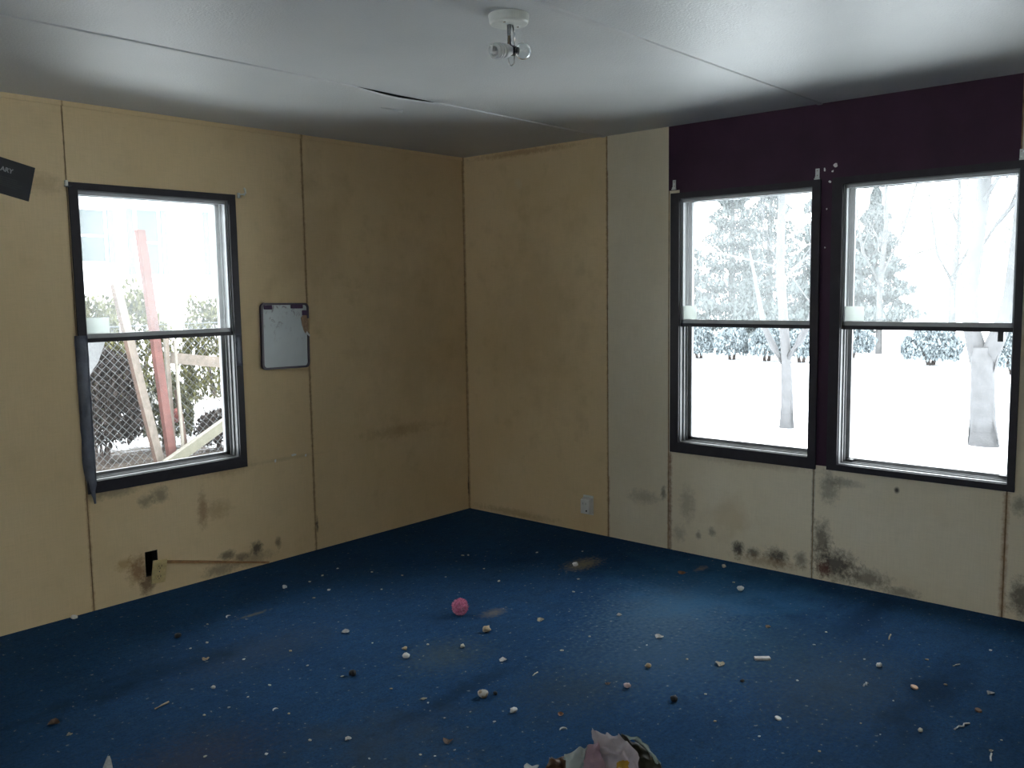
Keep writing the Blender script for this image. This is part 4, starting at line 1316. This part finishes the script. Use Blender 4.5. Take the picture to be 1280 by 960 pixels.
LITTER = [
(-1.922,-1.12,0.0409,'flake','white','paper_scrap','scrap','white curled paper scrap on the carpet, left of the pink pompom'),
(-1.289,-1.675,0.0385,'flake','cream','plaster_flake','flake','cream flake lying on the carpet to the right of the pink pompom'),
(-1.536,-1.582,0.0373,'lump','tan','tan_pebble','pebble','round tan lump on the carpet just in front of the pink pompom'),
(-1.937,-1.52,0.0285,'lump','white','plaster_lump','lump','bright white lump on the carpet, in front of and left of the pink pompom'),
(-1.885,-1.455,0.0194,'lump','tan','tan_crumb','crumb','small tan crumb touching the back of the bright white lump'),
(-1.72,-1.621,0.0195,'lump','cream','cream_pellet','pellet','small cream pellet straight in front of the pink pompom'),
(-1.712,-1.837,0.0375,'flake','white','paper_strip','scrap','flat white torn paper strip on the carpet in front of the tan lump'),
(-1.73,-2.013,0.0301,'stick','cream','wood_splinter','splinter','short pale splinter on the carpet beside the white torn paper strip'),
(-2.142,-1.841,0.0256,'flake','cream','paint_chip','chip','narrow pale chip on the carpet left of the two-tone stone'),
(-1.994,-1.992,0.0399,'lump','stone','two_tone_stone','stone','two-tone grey and tan stone on the carpet mid floor'),
(-1.951,-2.01,0.0172,'lump','dark','dark_crumb','crumb','dark crumb right behind the two-tone grey and tan stone'),
(-2.013,-2.153,0.0247,'lump','white','plaster_lump','lump','round white lump on the carpet right of the two-tone stone'),
(-1.925,-2.289,0.0272,'flake','rust','rust_chip','chip','rust brown chip on the carpet behind the crumpled paper heap'),
(-2.002,-2.361,0.0263,'curl','white','plastic_clip','clip','curved white plastic clip on the carpet beside the crumpled paper heap'),
(-2.496,-1.864,0.0285,'flake','white','foil_bit','foil','bright white crumpled foil bit at the front left of the carpet'),
(-2.302,-2.126,0.0360,'flake','leaf','leaf_fragment','leaf','dry brownish leaf fragment on the front part of the carpet'),
(-2.178,-1.488,0.0302,'lump','dark','dirt_clump','dirt','dark clump of dirt on the carpet in front of the curled paper scrap'),
(-0.577,-1.323,0.0293,'lump','white','plaster_crumb','crumb','white crumb on the carpet at the edge of the tan stain'),
(-0.396,-2.173,0.0343,'lump','white','plaster_lump','lump','white half-round lump on the carpet near the mouldy wall'),
(-0.117,-1.936,0.0248,'lump','cream','cream_crumb','crumb','cream crumb on the carpet close to the mouldy right wall'),
(-0.341,-1.823,0.0486,'flake','rust','rust_flake','flake','dull rusty flake on the carpet near the seam left of the windows'),
(-1.023,-1.908,0.0284,'flake','white','plaster_flake','flake','small slanted white flake in the middle of the carpet'),
(-1.129,-2.182,0.0398,'flake','white','paper_scrap','scrap','white V-shaped paper scrap in the middle of the carpet'),
(-0.74,-2.476,0.0306,'flake','tan','tan_flake','flake','pale tan flake on the carpet behind the grey rectangular block'),
(-1.213,-2.506,0.0430,'flake','cream','ragged_scrap','scrap','ragged cream and tan scrap on the carpet left of the grey block'),
(-1.064,-2.606,0.0591,'block','grey','small_block','block','pale grey rectangular block lying on the carpet'),
(-1.411,-2.309,0.0244,'lump','tan','tan_crumb','crumb','tan crumb on the carpet left of the ragged cream scrap'),
(-1.608,-2.345,0.0232,'lump','rose','pink_crumb','crumb','pinkish white crumb on the carpet left of the dark fluff clump'),
(-1.626,-2.271,0.0264,'flake','brown','brown_flake','flake','brownish flake on the carpet beside the pinkish white crumb'),
(-1.591,-2.531,0.0280,'lump','dark','fluff_clump','fluff','dark fluff clump on the carpet behind the crumpled paper heap'),
(-1.486,-2.867,0.0214,'disc','white','round_button','button','bright white round button on the right front of the carpet'),
(-1.296,-2.64,0.0147,'lump','dark','black_crumb','crumb','black crumb on the carpet in front of the grey rectangular block'),
(-0.853,-2.978,0.0212,'lump','white','white_pebble','pebble','white pebble on the carpet right of the grey rectangular block'),
(-0.959,-3.139,0.0258,'disc','peach','bottle_cap','cap','peach coloured bottle cap lying on the right of the carpet'),
(-0.657,-3.197,0.0303,'stick','white','lollipop_stick','stick','short white stick on the carpet near the right edge of the picture'),
(-0.535,-2.91,0.0492,'stick','tan','wood_splinter','splinter','pale splinter lying in the dark strip of carpet below the right window'),
(-0.837,-3.356,0.0338,'flake','white','tissue_bit','tissue','crumpled white tissue bit at the right of the carpet'),
(-1.005,-3.36,0.0217,'disc','brown','bottle_cap','cap','dark brown bottle cap on the carpet near the bent white twig'),
(-1.158,-3.352,0.0757,'twig','white','plastic_strip','strip','long bent white plastic strip on the right front of the carpet'),
(-1.275,-3.256,0.0155,'lump','cream','cream_chip','chip','cream chip left of the long bent white plastic strip'),
(-1.309,-3.472,0.0415,'stick','white','plastic_stick','stick','straight white stick at the front right corner of the carpet'),
(-1.263,-3.461,0.0173,'flake','cream','cream_flake','flake','cream flake right behind the straight white stick in the corner'),
(-2.589,-0.022,0.0289,'disc','white','white_disc','disc','white disc lying at the foot of the left wall'),
(-2.134,-0.559,0.0288,'curl','white','hooked_scrap','scrap','hooked white scrap on the carpet in front of the wooden lath'),
(-2.407,-0.61,0.0271,'lump','dark','dark_lump','lump','dark lump on the carpet in front of the hanging outlet cover'),
(-2.453,-0.913,0.0318,'flake','tan','yellow_sliver','sliver','thin yellowish sliver on the left of the carpet'),
(-2.768,-1.165,0.0536,'stick','tan','toothpick','toothpick','thin wooden toothpick on the left of the carpet'),
(-2.526,-1.502,0.0223,'curl','white','white_thread','thread','curved white thread on the carpet beyond the toothpick'),
(-3.07,-1.126,0.0238,'flake','cream','cream_flake','flake','folded cream flake at the far left front of the carpet'),
(-3.071,-1.004,0.0489,'flake','leaf','fallen_leaf','leaf','faded brown leaf lying at the left front of the carpet'),
(-1.747,-0.424,0.0236,'lump','white','plaster_crumb','crumb','white crumb on the dark carpet near the end of the wooden lath'),
(-2.575,-1.176,0.0147,'lump','white','plaster_crumb','crumb','white crumb on the carpet behind the toothpick'),
(-1.044,-2.999,0.0318,'twig','grey','string_bit','string','grey squiggle of string on the carpet by the white pebble'),
(-2.261, -2.440, 0.05, 'flake', 'white', 'paper_scrap', 'scrap', 'white scrap at the lower edge beside the brown wrapper'),
]
CR=[(-1.386,-0.374,0.0146),(-1.313,-0.565,0.0169),(-1.25,-0.729,0.0153),(-0.807,-0.726,0.0184),(-0.788,-0.75,0.0186),(-1.129,-0.922,0.0127),(-0.905,-0.977,0.0126),(-1.01,-1.176,0.0186),(-0.513,-1.009,0.0155),(-1.458,-0.811,0.0135),(-1.628,-0.618,0.0195),(-1.51,-0.41,0.0161),(-1.79,-1.489,0.0153),(-1.494,-1.951,0.0127),(-2.153,-1.874,0.0120),(-2.106,-2.036,0.0091),(-2.195,-2.0,0.0116),(-2.108,-2.149,0.0127),(-2.324,-2.178,0.0102),(-2.209,-1.464,0.0135),(-2.16,-1.689,0.0127),(-1.924,-1.299,0.0103),(-2.414,-2.116,0.0113),(-2.532,-2.012,0.0104),(-2.39,-2.156,0.0090),(-0.34,-1.192,0.0135),(-0.302,-2.087,0.0185),(-1.233,-2.186,0.0128),(-1.252,-2.383,0.0138),(-1.475,-2.589,0.0135),(-1.636,-2.872,0.0114),(-1.636,-2.713,0.0129),(-0.901,-1.56,0.0145),(-1.49,-1.954,0.0148),(-1.304,-1.952,0.0130),(-0.74,-1.467,0.0194),(-0.861,-3.214,0.0137),(-1.378,-3.164,0.0082),(-1.342,-3.089,0.0086),(-1.163,-2.792,0.0101),(-1.606,-3.059,0.0122),(-0.822,-2.911,0.0120),(-0.673,-3.094,0.0131),(-0.644,-2.688,0.0120),(-0.804,-2.703,0.0129),(-1.11,-3.116,0.0105),(-1.173,-3.469,0.0094),(-0.424,-3.258,0.0131),(-2.249,-0.572,0.0146),(-2.361,-0.762,0.0160),(-2.358,-1.032,0.0138),(-2.19,-1.108,0.0157),(-2.233,-1.28,0.0147),(-2.709,-1.346,0.0137),(-2.516,-1.564,0.0120),(-2.534,-1.339,0.0096),(-2.722,-1.739,0.0119),(-2.854,-1.602,0.0124),(-2.58,-1.772,0.0125),(-2.428,-1.316,0.0122),(-2.624,-1.361,0.0124),(-2.436,-0.763,0.0112),(-1.61,-0.438,0.0187),(-1.745,-0.655,0.0158),]
for k, (x, y, s, kind, colour, name, cat, label) in enumerate(LITTER):
    litter(x, y, s, kind, colour, name, cat, label, 100 + k)
protos = []
for k, colour in enumerate(('white', 'cream', 'tan', 'cream', 'grey')):
    bm = lump(bmesh.new(), 0.5, 300 + k, 0.6, 0.6, 1)
    o = obj('crumb', bm, M['bit_' + colour], smooth=False)
    sit(o, -0.03)
    protos.append(o)
rng = random.Random(12)
for k, (x, y, s) in enumerate(CR):
    o = protos[k] if k < len(protos) else protos[rng.randrange(len(protos))].copy()
    if k >= len(protos):
        COL.objects.link(o)
    o.location = (x, y, 0)
    o.rotation_euler = (0, 0, rng.uniform(0, 6))
    q = rng.uniform(0.8, 1.5)
    o.scale = (s * q * 0.8, s * 0.8, s * 0.65)
    tag(o, 'tiny pale crumb, one of dozens scattered over the blue carpet', 'crumb', 'tiny crumbs scattered over the carpet')

# pink fluffy pompom
M['pink'] = plain('pink_yarn', (0.60, 0.20, 0.33), 0.95, var=0.3, scale=80)
M['pink_pale'] = plain('pale_pink_yarn', (0.72, 0.38, 0.50), 0.95, var=0.2, scale=80)
R = 0.036
bm = lump(bmesh.new(), R * 0.86, 2, 1.0, 0.08, 3)
rng = random.Random(5)
for k in range(900):
    z = rng.uniform(-1, 1)
    a = rng.uniform(0, 2 * math.pi)
    d = Vector((math.sqrt(1 - z * z) * math.cos(a), math.sqrt(1 - z * z) * math.sin(a), z))
    d2 = (d + Vector((rng.gauss(0, 1), rng.gauss(0, 1), rng.gauss(0, 1))) * 0.25).normalized()
    p = d * R * 0.8
    n0 = len(bm.faces)
    tube(bm, [p, p + d2 * R * rng.uniform(0.18, 0.34)], [0.0018, 0.0007], 4, mi=rng.choice((0, 0, 1)))
o = obj('pompom', bm, [M['pink'], M['pink_pale']])
sit(o)
o.location = (-1.462, -1.352, -0.002)
tag(o, 'fluffy pink yarn pompom sitting on the blue carpet', 'pompom')

# crumpled paper heap at the lower edge
def paper_mat(name, base, spot=None, pinkish=None):
    t = NT(name)
    c = t.coord()
    ns = t.noise(c, 9, 4, 0.6)
    col = t.mix(t.range(ns, 0.35, 0.65), tuple(x * 0.93 for x in base), base)
    if pinkish:
        col = t.mix(t.math('MULTIPLY', t.range(t.noise(c, 5, 2), 0.45, 0.7), 0.6), col, pinkish)
    if spot:
        sx = t.n('ShaderNodeSeparateXYZ')
        t.set(sx.inputs[0], c)
        m = t.blot(sx.outputs[0], sx.outputs[2], t.noise(c, 40, 2), *spot, 3.0, 1.2)
        col = t.mix(m, col, (0.62, 0.40, 0.03))
        m = t.blot(sx.outputs[0], sx.outputs[2], t.noise(c, 90, 2), spot[0] + 0.004, spot[1] - 0.004, 0.008, 0.006, 2.0, 1.0)
        col = t.mix(t.math('MULTIPLY', m, 0.8), col, (0.10, 0.07, 0.02))
    t.bsdf(col, 0.8, 0, 0.15)
    return t.m

def sheet(name, corners, nu, nv, mat, seed, amp, label, cat, rest=None, th=0.0012, bulge=0.0, group=None, freq=9):
    """a crumpled sheet through the four corners (bottom-left, bottom-right, top-right, top-left)"""
    a, b, c, d = (Vector(p) for p in corners)
    n = (b - a).cross(d - a).normalized()
    bm = bmesh.new()
    g = []
    for i in range(nu + 1):
        row = []
        for j in range(nv + 1):
            u, v = i / nu, j / nv
            p = a * (1 - u) * (1 - v) + b * u * (1 - v) + c * u * v + d * (1 - u) * v
            k = mnoise.noise(p * freq + Vector((seed, 0, 0))) + 0.6 * abs(mnoise.noise(p * freq * 2.7 + Vector((0, seed, 0)))) + 0.25 * mnoise.noise(p * freq * 7)
            p = p + n * (amp * k + bulge * math.sin(math.pi * u) * math.sin(math.pi * min(1, v)))
            p += Vector((mnoise.noise(p * 22 + Vector((seed, 3, 1))), mnoise.noise(p * 22 + Vector((seed, 7, 2))), mnoise.noise(p * 22 + Vector((seed, 9, 5))))) * 0.004
            p.z = max(p.z, 0.001)
            row.append(bm.verts.new(p))
        g.append(row)
    for i in range(nu):
        for j in range(nv):
            bm.faces.new((g[i][j], g[i + 1][j], g[i + 1][j + 1], g[i][j + 1]))
    bmesh.ops.solidify(bm, geom=list(bm.faces), thickness=th)
    o = obj(name, bm, mat, smooth=True)
    return tag(o, label, cat, group)

def crumple(name, rows, nu, nv, mats, seed, amp, label, cat, spot_group=None, th=0.001, freq=15, group='crumpled wrappers heaped at the front of the carpet'):
    """a crumpled sheet draped through rows of (one edge, other edge) points"""
    rows = [(Vector(a), Vector(b)) for a, b in rows]
    bm = bmesh.new()
    m = len(rows) - 1
    g = []
    for j in range(nv * m + 1):
        t = j / nv
        k = min(int(t), m - 1)
        f = t - k
        def cr(i):
            P = [rows[max(0, min(m, k + q))][i] for q in (-1, 0, 1, 2)]
            a, b, c, d = P
            return 0.5 * ((2 * b) + (c - a) * f * 0.7 + (2 * a - 5 * b + 4 * c - d) * 0 * f + 0 * f * f) if False else b.lerp(c, f * f * (3 - 2 * f) * 0.5 + f * 0.5)
        L, R = cr(0), cr(1)
        row = []
        for i in range(nu + 1):
            u = i / nu
            p = L.lerp(R, u)
            c = Vector((seed * 1.3, seed * 0.7, seed))
            q = p * freq + c
            w = Vector((mnoise.noise(q), mnoise.noise(q + Vector((5, 1, 9))), mnoise.noise(q + Vector((2, 8, 4)))))
            w2 = Vector((abs(mnoise.noise(q * 2.6)), abs(mnoise.noise(q * 2.6 + Vector((5, 1, 9)))), mnoise.noise(q * 2.6 + Vector((2, 8, 4)))))
            p = p + (w + w2 * 1.3) * amp * 1.5 + Vector((-0.75, -0.66, 0)) * amp * 1.2 * math.sin(math.pi * u)
            p.z = max(p.z, 0.0012)
            row.append(bm.verts.new(p))
        g.append(row)
    for a, b in zip(g, g[1:]):
        for i in range(nu):
            bm.faces.new((a[i], a[i + 1], b[i + 1], b[i]))
    bmesh.ops.solidify(bm, geom=list(bm.faces), thickness=th)
    return tag(obj(name, bm, mats, smooth=True), label, cat, group)

def spotted():
    t = NT('pinkish_white_paper')
    c = t.coord()
    ns = t.noise(c, 16, 4, 0.6)
    col = t.mix(t.range(ns, 0.35, 0.65), (0.50, 0.46, 0.48), (0.60, 0.55, 0.575))
    d = t.n('ShaderNodeVectorMath', operation='DISTANCE')
    t.set(d.inputs[0], c)
    d.inputs[1].default_value = (-2.183, -2.722, 0.080)
    k = t.math('ADD', d.outputs['Value'], t.math('MULTIPLY', t.math('SUBTRACT', t.noise(c, 60, 2), 0.5), 0.034))
    col = t.mix(t.math('MULTIPLY', t.math('LESS_THAN', k, 0.017), 0.92), col, (0.62, 0.38, 0.03))
    d2 = t.n('ShaderNodeVectorMath', operation='DISTANCE')
    t.set(d2.inputs[0], c)
    d2.inputs[1].default_value = (-2.183, -2.725, 0.066)
    k2 = t.math('ADD', d2.outputs['Value'], t.math('MULTIPLY', t.math('SUBTRACT', t.noise(c, 120, 2), 0.5), 0.014))
    col = t.mix(t.math('MULTIPLY', t.math('LESS_THAN', k2, 0.006), 0.8), col, (0.12, 0.09, 0.03))
    t.bsdf(col, 0.8, 0, 0.15)
    return t.m
M['paper_spot'] = spotted()
M['paper_pink'] = plain('dusty_pink_tissue', (0.47, 0.33, 0.38), 0.85, var=0.2, scale=18)
M['paper_white'] = plain('greyish_white_paper', (0.52, 0.56, 0.55), 0.7, var=0.08, scale=18)
M['brown_wrap'] = plain('brown_plastic_wrapper', (0.13, 0.065, 0.035), 0.35, var=0.5, scale=22)
M['dark_wrap'] = plain('dark_olive_wrapper', (0.055, 0.050, 0.030), 0.4, var=0.4, scale=25)
M['film'] = plain('pale_green_film', (0.36, 0.43, 0.39), 0.4, var=0.25, scale=30)
crumple('brown_wrapper', [((-2.373, -2.558, 0.002), (-2.301, -2.645, 0.002)), ((-2.315, -2.538, 0.065), (-2.261, -2.598, 0.071)), ((-2.272, -2.53, 0.079), (-2.231, -2.576, 0.087)), ((-2.212, -2.477, 0.002), (-2.171, -2.523, 0.002))],
        24, 14, M['brown_wrap'], 3, 0.008, 'shiny brown crumpled wrapper at the outer end of the paper heap', 'wrapper')
crumple('white_wrapper', [((-2.325, -2.615, 0.002), (-2.278, -2.673, 0.002)), ((-2.295, -2.598, 0.066), (-2.268, -2.635, 0.068)), ((-2.277, -2.576, 0.094), (-2.226, -2.622, 0.121)), ((-2.206, -2.519, 0.002), (-2.158, -2.562, 0.002))],
        24, 14, M['paper_white'], 5, 0.006, 'plain white crumpled paper between the brown wrapper and the pink tissue', 'paper')
crumple('pink_tissue', [((-2.292, -2.655, 0.002), (-2.238, -2.719, 0.002)), ((-2.263, -2.637, 0.091), (-2.229, -2.691, 0.095)), ((-2.224, -2.617, 0.123), (-2.206, -2.649, 0.141)), ((-2.164, -2.564, 0.002), (-2.131, -2.583, 0.002))],
        24, 14, M['paper_pink'], 7, 0.006, 'dusty pink folded tissue in the middle of the paper heap', 'tissue')
crumple('printed_napkin', [((-2.257, -2.697, 0.002), (-2.182, -2.787, 0.002)), ((-2.221, -2.66, 0.105), (-2.142, -2.753, 0.092)), ((-2.197, -2.626, 0.159), (-2.144, -2.688, 0.146)), ((-2.122, -2.56, 0.002), (-2.065, -2.627, 0.002))],
        34, 18, M['paper_spot'], 9, 0.0085, 'large pinkish white crumpled napkin with a yellow printed blot, top of the heap', 'napkin')
crumple('dark_wrapper', [((-2.195, -2.771, 0.002), (-2.133, -2.846, 0.002)), ((-2.126, -2.734, 0.084), (-2.085, -2.784, 0.062)), ((-2.116, -2.677, 0.127), (-2.077, -2.711, 0.097)), ((-2.056, -2.624, 0.002), (-2.017, -2.658, 0.002))],
        24, 14, M['dark_wrap'], 11, 0.006, 'dark olive wrapper leaning against the printed napkin', 'wrapper')
crumple('film_strip', [((-2.094, -2.79, 0.056), (-2.073, -2.782, 0.059)), ((-2.087, -2.747, 0.082), (-2.076, -2.743, 0.091)), ((-2.088, -2.715, 0.095), (-2.076, -2.71, 0.112)), ((-2.103, -2.679, 0.118), (-2.101, -2.664, 0.130))],
        8, 14, M['film'], 13, 0.006, 'pale greenish film strip along the edge of the dark olive wrapper', 'film')
# upright shard of paper at the lower edge
bm = bmesh.new()
rows = [((-3.140, -1.490, 0.0), (-3.092, -1.522, 0.0)), ((-3.124, -1.486, 0.028), (-3.098, -1.506, 0.026)), ((-3.106, -1.482, 0.058), (-3.096, -1.492, 0.052)), ((-3.100, -1.487, 0.072), (-3.098, -1.489, 0.066))]
g = [[bm.verts.new(a), bm.verts.new(Vector(a).lerp(Vector(b), 0.5) + Vector((-0.007, -0.005, 0))), bm.verts.new(b)] for a, b in rows]
for a, b in zip(g, g[1:]):
    for i in range(2):
        bm.faces.new((a[i], a[i + 1], b[i + 1], b[i]))
bmesh.ops.solidify(bm, geom=list(bm.faces), thickness=0.001)
tag(obj('paper_shard', bm, M['bit_white']), 'upright pointed shard of white paper at the lower edge of the picture', 'paper')
